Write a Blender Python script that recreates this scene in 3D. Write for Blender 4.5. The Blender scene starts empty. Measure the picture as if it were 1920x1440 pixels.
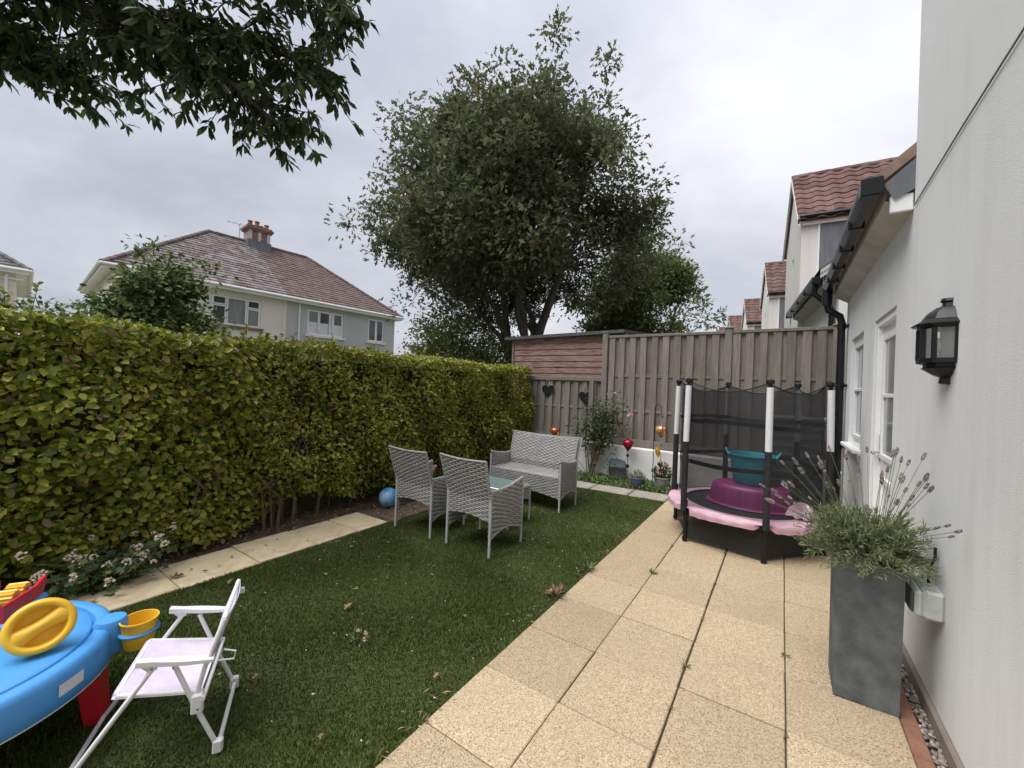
import bpy, math, random
import numpy as np
from mathutils import Vector, Matrix
random.seed(7); rng = np.random.default_rng(7)
S = bpy.context.scene; COL = S.collection
R = math.radians; PI = math.pi

# ------------------------------------------------------------------ camera
cd = bpy.data.cameras.new('camera'); cam = bpy.data.objects.new('camera', cd); COL.objects.link(cam)
cd.sensor_width = 36.0; cd.lens = 36.0 * 740 / 1920; cd.clip_start = 0.05; cd.clip_end = 2000
cam.matrix_world = (Matrix.Translation((0, 0, 1.47)) @ Matrix.Rotation(R(34.388), 4, 'Z')
                    @ Matrix.Rotation(R(90.198), 4, 'X') @ Matrix.Rotation(R(2.2), 4, 'Z'))
S.camera = cam

# ------------------------------------------------------------------ overcast sky, soft sun, exposure
SUN_DIR = Vector((-0.26, -0.40, 0.92)).normalized()          # towards the sun
w = bpy.data.worlds.new('World'); S.world = w; w.use_nodes = True
nt = w.node_tree; nt.nodes.clear(); N = nt.nodes.new; LK = nt.links.new
out = N('ShaderNodeOutputWorld'); mixs = N('ShaderNodeMixShader'); b1 = N('ShaderNodeBackground'); b2 = N('ShaderNodeBackground')
sky = N('ShaderNodeTexSky'); sky.sky_type = 'NISHITA'; sky.sun_disc = False
sky.sun_elevation = math.asin(SUN_DIR.z); sky.sun_rotation = math.atan2(SUN_DIR.x, SUN_DIR.y)
LK(sky.outputs[0], b1.inputs[0]); b1.inputs[1].default_value = 0.06
tc = N('ShaderNodeTexCoord'); sep = N('ShaderNodeSeparateXYZ'); LK(tc.outputs['Generated'], sep.inputs[0])
def wm(op, a, b=None, c=None):
    n = N('ShaderNodeMath'); n.operation = op
    for i, q in enumerate((a, b, c)):
        if q is None: continue
        if hasattr(q, 'links') or hasattr(q, 'is_linked'): LK(q, n.inputs[i])
        else: n.inputs[i].default_value = q
    return n.outputs[0]
zz = wm('MAXIMUM', sep.outputs[2], 0.0); zd = wm('ADD', zz, 0.22)
cmb = N('ShaderNodeCombineXYZ'); LK(wm('DIVIDE', sep.outputs[0], zd), cmb.inputs[0]); LK(wm('DIVIDE', sep.outputs[1], zd), cmb.inputs[1])
n1 = N('ShaderNodeTexNoise'); n1.inputs['Scale'].default_value = 0.62; n1.inputs['Detail'].default_value = 7; n1.inputs['Roughness'].default_value = 0.56
n1.inputs['Distortion'].default_value = 0.3; va = N('ShaderNodeVectorMath'); va.operation = 'ADD'; va.inputs[1].default_value = (0.9, 0.4, 2.3); LK(cmb.outputs[0], va.inputs[0]); LK(va.outputs[0], n1.inputs['Vector'])
rp = N('ShaderNodeValToRGB'); LK(n1.outputs[0], rp.inputs[0])
rp.color_ramp.elements[0].position = 0.34; rp.color_ramp.elements[0].color = (0.158, 0.162, 0.188, 1)
rp.color_ramp.elements[1].position = 0.68; rp.color_ramp.elements[1].color = (0.290, 0.292, 0.306, 1)
e = rp.color_ramp.elements.new(0.52); e.color = (0.220, 0.224, 0.247, 1)
LK(rp.outputs[0], b2.inputs[0])
LK(wm('MULTIPLY_ADD', wm('POWER', zz, 2.0), 0.80, 0.93), b2.inputs[1])          # an overcast dome is brighter overhead
mixs.inputs[0].default_value = 0.94; LK(b1.outputs[0], mixs.inputs[1]); LK(b2.outputs[0], mixs.inputs[2]); LK(mixs.outputs[0], out.inputs[0])
sd = bpy.data.lights.new('sun', 'SUN'); sd.energy = 1.5; sd.angle = R(48); sd.color = (1.0, 0.975, 0.94)
so = bpy.data.objects.new('sun', sd); COL.objects.link(so); so.rotation_euler = SUN_DIR.to_track_quat('Z', 'Y').to_euler()
so.location = (0, -6, 12)
S.view_settings.view_transform = 'Standard'; S.view_settings.look = 'None'; S.view_settings.gamma = 1
S.view_settings.exposure = 1.66; S.view_settings.use_curve_mapping = False

# ------------------------------------------------------------------ helpers
SL = 0.025                                   # the garden falls gently away from the house
def gz(x): return SL * min(max(x, -5.6), 0.65)

class MB:
    def __init__(s): s.v = []; s.f = []
    def add(s, vs, fs, m=None):
        o = len(s.v)
        if m is not None: vs = [m @ Vector(p) for p in vs]
        s.v += [tuple(p) for p in vs]; s.f += [tuple(i + o for i in f) for f in fs]; return s
    def box(s, c, d, bev=0.0, m=None):
        hx, hy, hz = d[0] / 2, d[1] / 2, d[2] / 2; c = Vector(c)
        if bev <= 0:
            vs = [c + Vector((sx * hx, sy * hy, sz * hz)) for sx in (-1, 1) for sy in (-1, 1) for sz in (-1, 1)]
            fs = [(0, 1, 3, 2), (4, 6, 7, 5), (0, 4, 5, 1), (2, 3, 7, 6), (0, 2, 6, 4), (1, 5, 7, 3)]
            return s.add(vs, fs, m)
        b = min(bev, hx * .95, hy * .95, hz * .95); vs = []; ix = {}
        for sx in (-1, 1):
            for sy in (-1, 1):
                for sz in (-1, 1):
                    for a in range(3):
                        p = [sx * (hx - b), sy * (hy - b), sz * (hz - b)]; p[a] = (sx * hx, sy * hy, sz * hz)[a]
                        ix[(sx, sy, sz, a)] = len(vs); vs.append(c + Vector(p))
        fs = []
        for a in range(3):
            o1, o2 = (a + 1) % 3, (a + 2) % 3
            for sg in (-1, 1):
                q = []
                for u, t in ((-1, -1), (1, -1), (1, 1), (-1, 1)):
                    k = [0, 0, 0]; k[a] = sg; k[o1] = u; k[o2] = t; q.append(ix[(*k, a)])
                fs.append(tuple(q if sg > 0 else q[::-1]))
            for u in (-1, 1):
                for t in (-1, 1):
                    k0 = [0, 0, 0]; k0[o1] = u; k0[o2] = t; kA = k0[:]; kB = k0[:]; kA[a] = -1; kB[a] = 1
                    q = (ix[(*kA, o1)], ix[(*kB, o1)], ix[(*kB, o2)], ix[(*kA, o2)])
                    fs.append(q if u * t > 0 else q[::-1])
        for sx in (-1, 1):
            for sy in (-1, 1):
                for sz in (-1, 1):
                    q = tuple(ix[(sx, sy, sz, a)] for a in range(3)); fs.append(q if sx * sy * sz > 0 else q[::-1])
        return s.add(vs, fs, m)
    def tube(s, pts, r, n=8, cap=True, m=None):
        pts = [Vector(p) for p in pts]; k = len(pts); rr = r if hasattr(r, '__len__') else [r] * k
        vs = []; fs = []; up = None
        for i, p in enumerate(pts):
            t = (pts[min(i + 1, k - 1)] - pts[max(i - 1, 0)]).normalized()
            if up is None: up = t.orthogonal().normalized()
            else:
                up = up - t * up.dot(t); up = up.normalized() if up.length > 1e-6 else t.orthogonal().normalized()
            b = t.cross(up)
            for j in range(n):
                a = 2 * PI * j / n; vs.append(p + (up * math.cos(a) + b * math.sin(a)) * rr[i])
        for i in range(k - 1):
            for j in range(n): fs.append((i * n + j, i * n + (j + 1) % n, (i + 1) * n + (j + 1) % n, (i + 1) * n + j))
        if cap: fs.append(tuple(range(n))[::-1]); fs.append(tuple((k - 1) * n + j for j in range(n)))
        return s.add(vs, fs, m)
    def lathe(s, prof, n=24, c=(0, 0, 0), sx=1.0, sy=1.0, m=None, cap=(True, True), wav=0, nw=0):
        vs = []; fs = []; c = Vector(c)
        for (r, z) in prof:
            for j in range(n):
                a = 2 * PI * j / n; q = r * (1 + wav * math.cos(nw * a)); vs.append(c + Vector((q * math.cos(a) * sx, q * math.sin(a) * sy, z)))
        k = len(prof)
        for i in range(k - 1):
            for j in range(n): fs.append((i * n + j, i * n + (j + 1) % n, (i + 1) * n + (j + 1) % n, (i + 1) * n + j))
        if cap[0]: fs.append(tuple(range(n))[::-1])
        if cap[1]: fs.append(tuple((k - 1) * n + j for j in range(n)))
        return s.add(vs, fs, m)
    def grid(s, fn, nu, nv, m=None):
        vs = [fn(i / nu, j / nv) for j in range(nv + 1) for i in range(nu + 1)]
        fs = [(j * (nu + 1) + i, j * (nu + 1) + i + 1, (j + 1) * (nu + 1) + i + 1, (j + 1) * (nu + 1) + i) for j in range(nv) for i in range(nu)]
        return s.add(vs, fs, m)
    def prism(s, poly, z0, z1, m=None):
        k = len(poly); vs = [(x, y, z0) for x, y in poly] + [(x, y, z1) for x, y in poly]
        fs = [tuple(range(k))[::-1], tuple(range(k, 2 * k))] + [(i, (i + 1) % k, k + (i + 1) % k, k + i) for i in range(k)]
        return s.add(vs, fs, m)
    def wall(s, fn, u0, u1, z0, z1, holes, dep):
        """a wall face in (u,z) with rectangular openings and their reveals; fn(u,z,depth)"""
        us = sorted({u0, u1, *[h[0] for h in holes], *[h[1] for h in holes]}); zs = sorted({z0, z1, *[h[2] for h in holes], *[h[3] for h in holes]})
        for a, b in zip(us, us[1:]):
            for c, d in zip(zs, zs[1:]):
                if any(h[0] <= a and b <= h[1] and h[2] <= c and d <= h[3] for h in holes): continue
                s.add([fn(a, c, 0), fn(b, c, 0), fn(b, d, 0), fn(a, d, 0)], [(0, 1, 2, 3)])
        for (a, b, c, d) in holes:
            for (p, q) in (((a, c), (a, d)), ((a, d), (b, d)), ((b, d), (b, c)), ((b, c), (a, c))):
                s.add([fn(*p, 0), fn(*q, 0), fn(*q, dep), fn(*p, dep)], [(0, 1, 2, 3)])
        return s
    def mesh(s, name, smooth=True, ang=38):
        me = bpy.data.meshes.new(name); me.from_pydata(s.v, [], s.f)
        if smooth:
            me.polygons.foreach_set('use_smooth', [True] * len(me.polygons)); me.set_sharp_from_angle(angle=R(ang))
        me.update(); return me
    def build(s, name, mat, parent=None, smooth=True, loc=None, ang=38):
        return mobj(name, s.mesh(name, smooth, ang), mat, parent, loc)

def mobj(name, me, mat, parent=None, loc=None):
    if mat and not me.materials: me.materials.append(mat)
    o = bpy.data.objects.new(name, me); COL.objects.link(o)
    if parent is not None: o.parent = parent
    if loc is not None: o.location = loc
    return o
def tag(o, label=None, cat=None, group=None, kind=None):
    if label: o['label'] = label
    if cat: o['category'] = cat
    if group: o['group'] = group
    if kind: o['kind'] = kind
    return o
def thing(name, label, cat, loc=(0, 0, 0), rz=0, group=None):
    o = bpy.data.objects.new(name, None); COL.objects.link(o); o.location = loc; o.rotation_euler = (0, 0, rz); o.empty_display_size = .1
    return tag(o, label, cat, group)
def copy_tree(o, parent=None):
    c = o.copy(); COL.objects.link(c); c.parent = parent
    for ch in list(o.children): copy_tree(ch, c)
    return c

# ------------------------------------------------------------------ materials
class NT:
    def __init__(s, name):
        s.m = bpy.data.materials.new(name); s.m.use_nodes = True; s.t = s.m.node_tree; s.t.nodes.clear()
        s.out = s.n('ShaderNodeOutputMaterial'); s.p = s.n('ShaderNodeBsdfPrincipled'); s.l(s.p.outputs[0], s.out.inputs[0])
    def n(s, k, **kw):
        q = s.t.nodes.new(k)
        for a, b in kw.items(): setattr(q, a, b)
        return q
    def l(s, a, b): s.t.links.new(a, b)
    def coord(s, kind='Object', scale=(1, 1, 1), rot=(0, 0, 0)):
        t = s.n('ShaderNodeTexCoord'); mp = s.n('ShaderNodeMapping'); mp.inputs['Scale'].default_value = scale; mp.inputs['Rotation'].default_value = rot
        s.l(t.outputs[kind], mp.inputs[0]); return mp.outputs[0]
    def noise(s, vec, scale, detail=4, rough=.55, dist=0):
        q = s.n('ShaderNodeTexNoise'); q.inputs['Scale'].default_value = scale; q.inputs['Detail'].default_value = detail
        q.inputs['Roughness'].default_value = rough; q.inputs['Distortion'].default_value = dist; s.l(vec, q.inputs['Vector']); return q.outputs[0]
    def ramp(s, fac, stops, interp='LINEAR'):
        q = s.n('ShaderNodeValToRGB'); cr = q.color_ramp; cr.interpolation = interp
        while len(cr.elements) < len(stops): cr.elements.new(.5)
        for e_, (p, c) in zip(cr.elements, stops): e_.position = p; e_.color = (*c, 1) if len(c) == 3 else c
        s.l(fac, q.inputs[0]); return q.outputs[0]
    def math(s, op, a, b=0.0, clamp=False):
        q = s.n('ShaderNodeMath', operation=op, use_clamp=clamp)
        for i, x in enumerate((a, b)):
            if isinstance(x, (int, float)): q.inputs[i].default_value = x
            else: s.l(x, q.inputs[i])
        return q.outputs[0]
    def mix(s, fac, a, b, mode='MIX'):
        q = s.n('ShaderNodeMix', data_type='RGBA', blend_type=mode)
        for k, x in ((0, fac), (6, a), (7, b)):
            if isinstance(x, (int, float)): q.inputs[k].default_value = x
            elif isinstance(x, tuple): q.inputs[k].default_value = (*x, 1)
            else: s.l(x, q.inputs[k])
        return q.outputs[2]
    def objrand(s): return s.n('ShaderNodeObjectInfo').outputs['Random']
    def val(s, col, amt, rnd=None):
        """per-piece brightness spread"""
        h = s.n('ShaderNodeHueSaturation'); s.l(col, h.inputs['Color'])
        s.l(s.math('ADD', s.math('MULTIPLY', rnd or s.objrand(), 2 * amt), 1 - amt), h.inputs['Value']); return h.outputs[0]
    def bump(s, hgt, strength=.3, dist=.01):
        q = s.n('ShaderNodeBump'); q.inputs['Strength'].default_value = strength; q.inputs['Distance'].default_value = dist
        s.l(hgt, q.inputs['Height']); s.l(q.outputs[0], s.p.inputs['Normal'])
    def fin(s, col, rough=.6, metal=0, spec=.5):
        if isinstance(col, tuple): s.p.inputs['Base Color'].default_value = (*col, 1)
        else: s.l(col, s.p.inputs['Base Color'])
        if isinstance(rough, (int, float)): s.p.inputs['Roughness'].default_value = rough
        else: s.l(rough, s.p.inputs['Roughness'])
        s.p.inputs['Metallic'].default_value = metal; s.p.inputs['Specular IOR Level'].default_value = spec
        return s.m

def M(name, stops, scale=6, rough=.6, bump=0, bscale=None, bdist=.004, stretch=(1, 1, 1), rand=0, metal=0, spec=.5, detail=5, dirt=None):
    t = NT(name); v = t.coord('Object', stretch); f = t.noise(v, scale, detail)
    if not isinstance(stops[0][1], tuple): stops = [(.3 + .4 * i / max(1, len(stops) - 1), c) for i, c in enumerate(stops)]
    c = t.ramp(f, stops)
    if dirt:                                             # (scale, colour, amount)
        d = t.noise(t.coord('Object', (1, 1, 1)), dirt[0], 6, .65)
        c = t.mix(t.math('MULTIPLY', t.ramp(d, [(.48, (0, 0, 0)), (.72, (1, 1, 1))]), dirt[2]), c, dirt[1])
    if rand: c = t.val(c, rand)
    if bump: t.bump(t.noise(v, bscale or scale * 4, 4), bump, bdist)
    return t.fin(c, rough, metal, spec)

def leafmat(name, stops, trans=.28, rough=.45, spec=.4):
    t = NT(name); g = t.n('ShaderNodeNewGeometry').outputs['Random Per Island']
    r = t.math('FRACT', t.math('ADD', g, t.objrand())); c = t.ramp(r, stops)
    t.fin(c, rough, 0, spec); tr = t.n('ShaderNodeBsdfTranslucent'); mx = t.n('ShaderNodeMixShader'); mx.inputs[0].default_value = trans
    t.l(c, tr.inputs[0]); t.l(t.p.outputs[0], mx.inputs[1]); t.l(tr.outputs[0], mx.inputs[2]); t.l(mx.outputs[0], t.out.inputs[0]); return t.m

def turfmat(m):
    t = m.node_tree; pr = [n for n in t.nodes if n.type == 'BSDF_PRINCIPLED'][0]; tr = [n for n in t.nodes if n.type == 'BSDF_TRANSLUCENT'][0]; src = pr.inputs['Base Color'].links[0].from_socket
    co = t.nodes.new('ShaderNodeTexCoord'); no = t.nodes.new('ShaderNodeTexNoise'); no.inputs['Scale'].default_value = 1.7; no.inputs['Detail'].default_value = 6; no.inputs['Roughness'].default_value = .65; hs = t.nodes.new('ShaderNodeHueSaturation'); mp = t.nodes.new('ShaderNodeMapRange')
    mp.inputs[1].default_value = .3; mp.inputs[2].default_value = .7; mp.inputs[3].default_value = .68; mp.inputs[4].default_value = 1.3
    t.links.new(co.outputs['Object'], no.inputs[0]); t.links.new(no.outputs[0], mp.inputs[0]); t.links.new(mp.outputs[0], hs.inputs['Value']); t.links.new(src, hs.inputs['Color']); t.links.new(hs.outputs[0], pr.inputs['Base Color']); t.links.new(hs.outputs[0], tr.inputs[0]); return m
def mat_slab():
    t = NT('aggregate_slab'); v = t.coord('Object'); ob = t.n('ShaderNodeObjectInfo')
    off = t.n('ShaderNodeVectorMath', operation='ADD'); sc = t.n('ShaderNodeVectorMath', operation='SCALE'); cx = t.n('ShaderNodeCombineXYZ')
    t.l(ob.outputs['Random'], cx.inputs[0]); t.l(cx.outputs[0], sc.inputs[0]); sc.inputs['Scale'].default_value = 37.0
    t.l(v, off.inputs[0]); t.l(sc.outputs[0], off.inputs[1]); v = off.outputs[0]
    vo = t.n('ShaderNodeTexVoronoi'); vo.inputs['Scale'].default_value = 240; t.l(v, vo.inputs['Vector'])
    sp = t.n('ShaderNodeSeparateColor'); t.l(vo.outputs['Color'], sp.inputs[0])
    c = t.ramp(sp.outputs[0], [(0, (.165, .118, .070)), (.20, (.295, .222, .138)), (.55, (.392, .302, .193)), (.85, (.45, .362, .245)), (1, (.51, .435, .325))])
    big = t.noise(v, 3.2, 5, .6)
    c = t.mix(t.math('MULTIPLY', t.ramp(big, [(.45, (0, 0, 0)), (.75, (1, 1, 1))]), .5), c, (.32, .24, .165))
    st = t.noise(v, 9, 5, .7); c = t.mix(t.math('MULTIPLY', t.ramp(st, [(.60, (0, 0, 0)), (.72, (1, 1, 1))]), .22), c, (.42, .27, .13))
    c = t.val(c, .13); t.bump(vo.outputs['Distance'], .3, .002); return t.fin(c, .85, 0, .25)

def mat_render(name, base, dirtc, streak=.35):
    t = NT(name); v = t.coord('Object', (1, 1, 1), (.6, .9, .4)); vs = t.coord('Object', (1.7, 1.7, .16)); c0 = tuple(x * .93 for x in base)
    c = t.ramp(t.noise(v, 1.1, 5), [(.3, c0), (.7, base)])
    s1 = t.ramp(t.noise(vs, 3.0, 6, .7), [(.50, (0, 0, 0)), (.78, (1, 1, 1))]); c = t.mix(t.math('MULTIPLY', s1, streak), c, dirtc)
    s2 = t.ramp(t.noise(v, 34, 3), [(.70, (0, 0, 0)), (.78, (1, 1, 1))]); c = t.mix(t.math('MULTIPLY', s2, .12), c, dirtc)
    c = t.mix(t.math('MULTIPLY', t.ramp(t.noise(v, 130, 4, .7), [(.42, (0, 0, 0)), (.62, (1, 1, 1))]), .10), c, dirtc); t.bump(t.noise(v, 170, 5, .7), .55, .004); return t.fin(c, .92, 0, .2)

def mat_board(name, stops, amt=.16):
    t = NT(name); ob = t.objrand(); tc_ = t.n('ShaderNodeTexCoord'); cx = t.n('ShaderNodeCombineXYZ'); t.l(t.math('MULTIPLY', ob, 53.0), cx.inputs[0])
    ad = t.n('ShaderNodeVectorMath', operation='ADD'); t.l(tc_.outputs['Object'], ad.inputs[0]); t.l(cx.outputs[0], ad.inputs[1])
    mp = t.n('ShaderNodeMapping'); mp.inputs['Scale'].default_value = (14, 14, .9); t.l(ad.outputs[0], mp.inputs[0]); v = mp.outputs[0]
    gr = t.noise(v, 3.0, 6, .65, .6); c = t.ramp(gr, stops)
    mp2 = t.n('ShaderNodeMapping'); mp2.inputs['Scale'].default_value = (1, 1, .5); t.l(ad.outputs[0], mp2.inputs[0])
    s2 = t.ramp(t.noise(mp2.outputs[0], 3, 5, .6), [(.45, (0, 0, 0)), (.75, (1, 1, 1))]); c = t.mix(t.math('MULTIPLY', s2, .35), c, (.12, .115, .095))
    c = t.val(c, amt); t.bump(gr, .5, .004); return t.fin(c, .88, 0, .2)

def mat_flaky():
    t = NT('flaking_red_paint'); ob = t.objrand(); tc_ = t.n('ShaderNodeTexCoord'); cx = t.n('ShaderNodeCombineXYZ'); t.l(t.math('MULTIPLY', ob, 31.0), cx.inputs[2])
    ad = t.n('ShaderNodeVectorMath', operation='ADD'); t.l(tc_.outputs['Object'], ad.inputs[0]); t.l(cx.outputs[0], ad.inputs[1])
    mp = t.n('ShaderNodeMapping'); mp.inputs['Scale'].default_value = (.9, 9, 16); t.l(ad.outputs[0], mp.inputs[0])
    f = t.noise(mp.outputs[0], 4.2, 8, .75); wood = t.ramp(t.noise(mp.outputs[0], 9, 4), [(.3, (.26, .19, .16)), (.7, (.38, .30, .26))])
    c = t.mix(t.ramp(f, [(.42, (0, 0, 0)), (.60, (1, 1, 1))]), wood, (.16, .06, .05)); t.bump(f, .4, .003); return t.fin(t.val(c, .12), .85, 0, .2)

def mat_roof(name, stops, lich=None, amt=.25):
    t = NT(name); g = t.n('ShaderNodeNewGeometry').outputs['Random Per Island']; r = t.math('FRACT', t.math('ADD', g, t.objrand())); c = t.ramp(r, stops)
    v = t.coord('Object'); f = t.noise(v, 2.2, 7, .7)
    if lich: c = t.mix(t.math('MULTIPLY', t.ramp(f, [(.47, (0, 0, 0)), (.6, (1, 1, 1))]), amt), c, lich)
    f2 = t.noise(v, 40, 3); c = t.mix(t.math('MULTIPLY', t.ramp(f2, [(.62, (0, 0, 0)), (.7, (1, 1, 1))]), .4), c, (.42, .38, .34))
    t.bump(t.noise(v, 60, 3), .3, .01); return t.fin(c, .85, 0, .25)

def mat_net(name, col, alpha):
    t = NT(name); v = t.coord('Object'); t.fin(col, .7); tr = t.n('ShaderNodeBsdfTransparent'); mx = t.n('ShaderNodeMixShader')
    f = t.noise(v, 3.5, 3); t.l(t.math('ADD', t.math('MULTIPLY', f, .22), alpha - .11), mx.inputs[0])
    t.l(tr.outputs[0], mx.inputs[1]); t.l(t.p.outputs[0], mx.inputs[2]); t.l(mx.outputs[0], t.out.inputs[0]); return t.m

def mat_glass(name, tint=(.8, .9, .88), rough=.04, fac=.25):
    t = NT(name); v = t.coord('Object'); t.fin(tint, rough); t.p.inputs['Transmission Weight'].default_value = 0
    t.bump(t.noise(v, 2.0, 2), .05, .01)
    tr = t.n('ShaderNodeBsdfTransparent'); tr.inputs[0].default_value = (*[min(1, x * 1.05) for x in tint], 1); gl = t.n('ShaderNodeBsdfGlossy'); gl.inputs['Roughness'].default_value = rough
    fr = t.n('ShaderNodeFresnel'); fr.inputs[0].default_value = 1.5; m1 = t.n('ShaderNodeMixShader'); m2 = t.n('ShaderNodeMixShader'); m1.inputs[0].default_value = fac
    t.l(tr.outputs[0], m1.inputs[1]); t.l(t.p.outputs[0], m1.inputs[2]); t.l(fr.outputs[0], m2.inputs[0]); t.l(m1.outputs[0], m2.inputs[1]); t.l(gl.outputs[0], m2.inputs[2])
    t.l(m2.outputs[0], t.out.inputs[0]); return t.m

m_slab = mat_slab()
m_render = mat_render('house_render', (.725, .735, .735), (.46, .46, .42), .36)
m_render_n = mat_render('neighbour_render', (.70, .69, .665), (.42, .40, .36), .3)
m_cream = mat_render('cream_render', (.76, .71, .62), (.52, .48, .40), .22)
m_grey_r = mat_render('grey_render', (.50, .505, .50), (.40, .40, .39), .12)
m_white_wall = mat_render('white_garden_wall_paint', (.74, .735, .71), (.45, .44, .39), .30)
m_board = mat_board('weathered_fence_board', [(.25, (.112, .097, .082)), (.5, (.185, .164, .142)), (.78, (.268, .242, .213))])
m_board_r = mat_board('weathered_rear_board', [(.25, (.114, .099, .084)), (.5, (.185, .164, .142)), (.78, (.252, .228, .200))])
m_post = mat_board('weathered_post', [(.25, (.11, .098, .085)), (.5, (.185, .167, .146)), (.78, (.255, .232, .204))], .08)
m_flaky = mat_flaky()
m_felt = M('roofing_felt', [(.055, .06, .06), (.09, .095, .095)], 20, .9, .4, 120)
m_upvc = M('white_plastic', [(.78, .79, .79), (.84, .845, .85)], 3, .35, dirt=(4, (.55, .54, .5), .15))
m_sill = M('painted_sill', [(.70, .70, .68), (.78, .78, .76)], 5, .7, dirt=(9, (.42, .41, .37), .5))
m_black = M('black_plastic', [(.006, .0065, .008), (.011, .0115, .014)], 8, .34, .08, 50, spec=.35)
m_blackmat = M('black_foam', [(.008, .008, .009), (.017, .017, .018)], 9, .75, .25, 70)
m_blacksteel = M('black_steel', [(.006, .006, .007), (.011, .011, .012)], 9, .4, spec=.35)
m_conc = M('dirty_concrete', [(.44, .43, .40), (.56, .55, .52)], 5, .92, .4, 60, dirt=(3, (.30, .29, .265), .5))
m_lead = M('lead_sheet', [(.10, .105, .12), (.17, .175, .195)], 4, .55, .2, 20, stretch=(3, 3, .6))
m_mortar = M('verge_mortar', [(.16, .10, .08), (.26, .18, .145)], 8, .9, .4, 40)
m_tile = mat_roof('terracotta_pantile', [(0, (.082, .042, .036)), (.5, (.112, .057, .048)), (1, (.155, .086, .072))], (.19, .155, .14), .45)
m_tile_a = mat_roof('lichen_roof_tile', [(0, (.105, .082, .079)), (.5, (.135, .102, .098)), (1, (.18, .142, .137))], (.26, .255, .26), .75)
m_tile_b = mat_roof('plain_roof_tile', [(0, (.112, .076, .070)), (.5, (.132, .091, .084)), (1, (.155, .110, .102))], (.20, .175, .168), .35)
m_tile_c = mat_roof('grey_roof_tile', [(0, (.085, .085, .085)), (.5, (.11, .11, .11)), (1, (.15, .15, .145))], (.22, .22, .2), .3)
m_glassd = M('window_glass', [(.05, .055, .06), (.09, .095, .10)], 1.2, .04, spec=.8)
m_glassl = M('net_curtain_glass', [(.20, .21, .215), (.30, .31, .315)], 1.6, .08, spec=.7, stretch=(3, 3, .4))
m_blind = M('white_blind', [(.60, .61, .62), (.68, .69, .70)], 3, .6)
m_soil = M('bare_soil', [(.065, .045, .031), (.115, .082, .057), (.18, .135, .097)], 9, .95, .9, 60, .02, dirt=(30, (.19, .14, .10), .4))
m_yard = M('far_ground', [(.05, .065, .03), (.09, .10, .05), (.12, .10, .07)], .6, .95, .3, 20)
m_turfbase = M('turf_backing', [(.030, .044, .009), (.050, .066, .014)], 30, .95, .5, 200)
m_edge = M('riven_buff_slab', [(.40, .32, .19), (.52, .43, .275), (.60, .51, .35)], 5, .85, .5, 26, .006, rand=.07, dirt=(7, (.28, .22, .13), .45))
m_strip = M('weathered_concrete_strip', [(.20, .175, .145), (.30, .27, .23), (.36, .33, .29)], 7, .92, .5, 60, .006, dirt=(5, (.14, .12, .09), .5), rand=.06)
m_bed = M('dark_joint', [(.07, .055, .04), (.14, .11, .08)], 30, .95, .5, 150)
m_brick = M('edging_brick', [(.20, .095, .06), (.28, .14, .09)], 12, .9, .4, 70, rand=.12)
m_peb = mat_roof('gravel_stone', [(0, (.10, .085, .075)), (.4, (.22, .19, .16)), (.75, (.30, .25, .21)), (1, (.45, .42, .38))])
m_plinth = M('wall_plinth', [(.17, .135, .11), (.24, .20, .17)], 6, .9, .3, 60)
m_rattan = M('grey_rattan', [(.215, .207, .195), (.30, .292, .278), (.37, .362, .345)], 22, .55, dirt=(6, (.24, .22, .19), .35), stretch=(.5, .5, 3))
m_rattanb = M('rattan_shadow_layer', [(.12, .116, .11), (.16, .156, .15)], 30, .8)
m_alu = M('grey_painted_steel', [(.36, .365, .37), (.43, .435, .44)], 6, .4)
m_tglass = mat_glass('frosted_table_glass', (.34, .50, .48), .25, .55)
m_lglass = mat_glass('lantern_glass', (.95, .95, .92), .05, .03)
m_pink = M('pink_vinyl', [(.50, .27, .36), (.60, .38, .46), (.64, .49, .54)], 5, .45, .35, 12, .02, dirt=(8, (.50, .42, .40), .35))
m_foamw = M('white_foam_sleeve', [(.58, .575, .60), (.67, .665, .69)], 6, .6, .3, 18, .01, dirt=(6, (.45, .44, .45), .3))
m_net = mat_net('enclosure_net', (.012, .012, .014), .78); m_netf = mat_net('front_net', (.012, .012, .014), .38); m_net2 = mat_net('lower_net', (.015, .015, .016), .82)
m_purple = M('purple_plastic', [(.17, .018, .10), (.215, .028, .13)], 3, .38, .1, 30, dirt=(9, (.30, .12, .22), .25))
m_teal = M('teal_rubber', [(.012, .17, .215), (.02, .22, .26)], 3, .42, .1, 25)
m_pot_g = M('fibre_planter', [(.052, .06, .062), (.085, .095, .097), (.12, .13, .13)], 11, .85, .45, 120, dirt=(6, (.16, .165, .16), .35))
m_plumpot = M('lilac_pot', [(.16, .13, .30), (.21, .17, .36)], 6, .5); m_stonepot = M('pale_stone_pot', [(.24, .23, .20), (.34, .33, .29)], 8, .85, .4, 60)
m_terra = M('terracotta', [(.22, .085, .055), (.30, .13, .085)], 7, .85, .3, 60)
m_white = M('white_enamel', [(.64, .64, .66), (.70, .70, .71)], 5, .35, dirt=(10, (.45, .40, .34), .35)); m_fabric = M('lilac_mesh_fabric', [(.52, .46, .57), (.59, .54, .64)], 30, .8, .5, 240, .003)
m_blue = M('blue_moulded_plastic', [(.055, .26, .62), (.075, .31, .68)], 4, .42, .18, 60, .003, dirt=(5, (.10, .33, .64), .5)); m_blue2 = M('dark_blue_plastic', [(.02, .07, .35), (.03, .10, .42)], 4, .4)
m_yellow = M('yellow_moulded_plastic', [(.74, .42, .02), (.80, .48, .035)], 4, .42, .12, 50, .003, dirt=(7, (.60, .34, .03), .3)); m_red = M('red_moulded_plastic', [(.48, .012, .02), (.56, .02, .03)], 4, .4)
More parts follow.
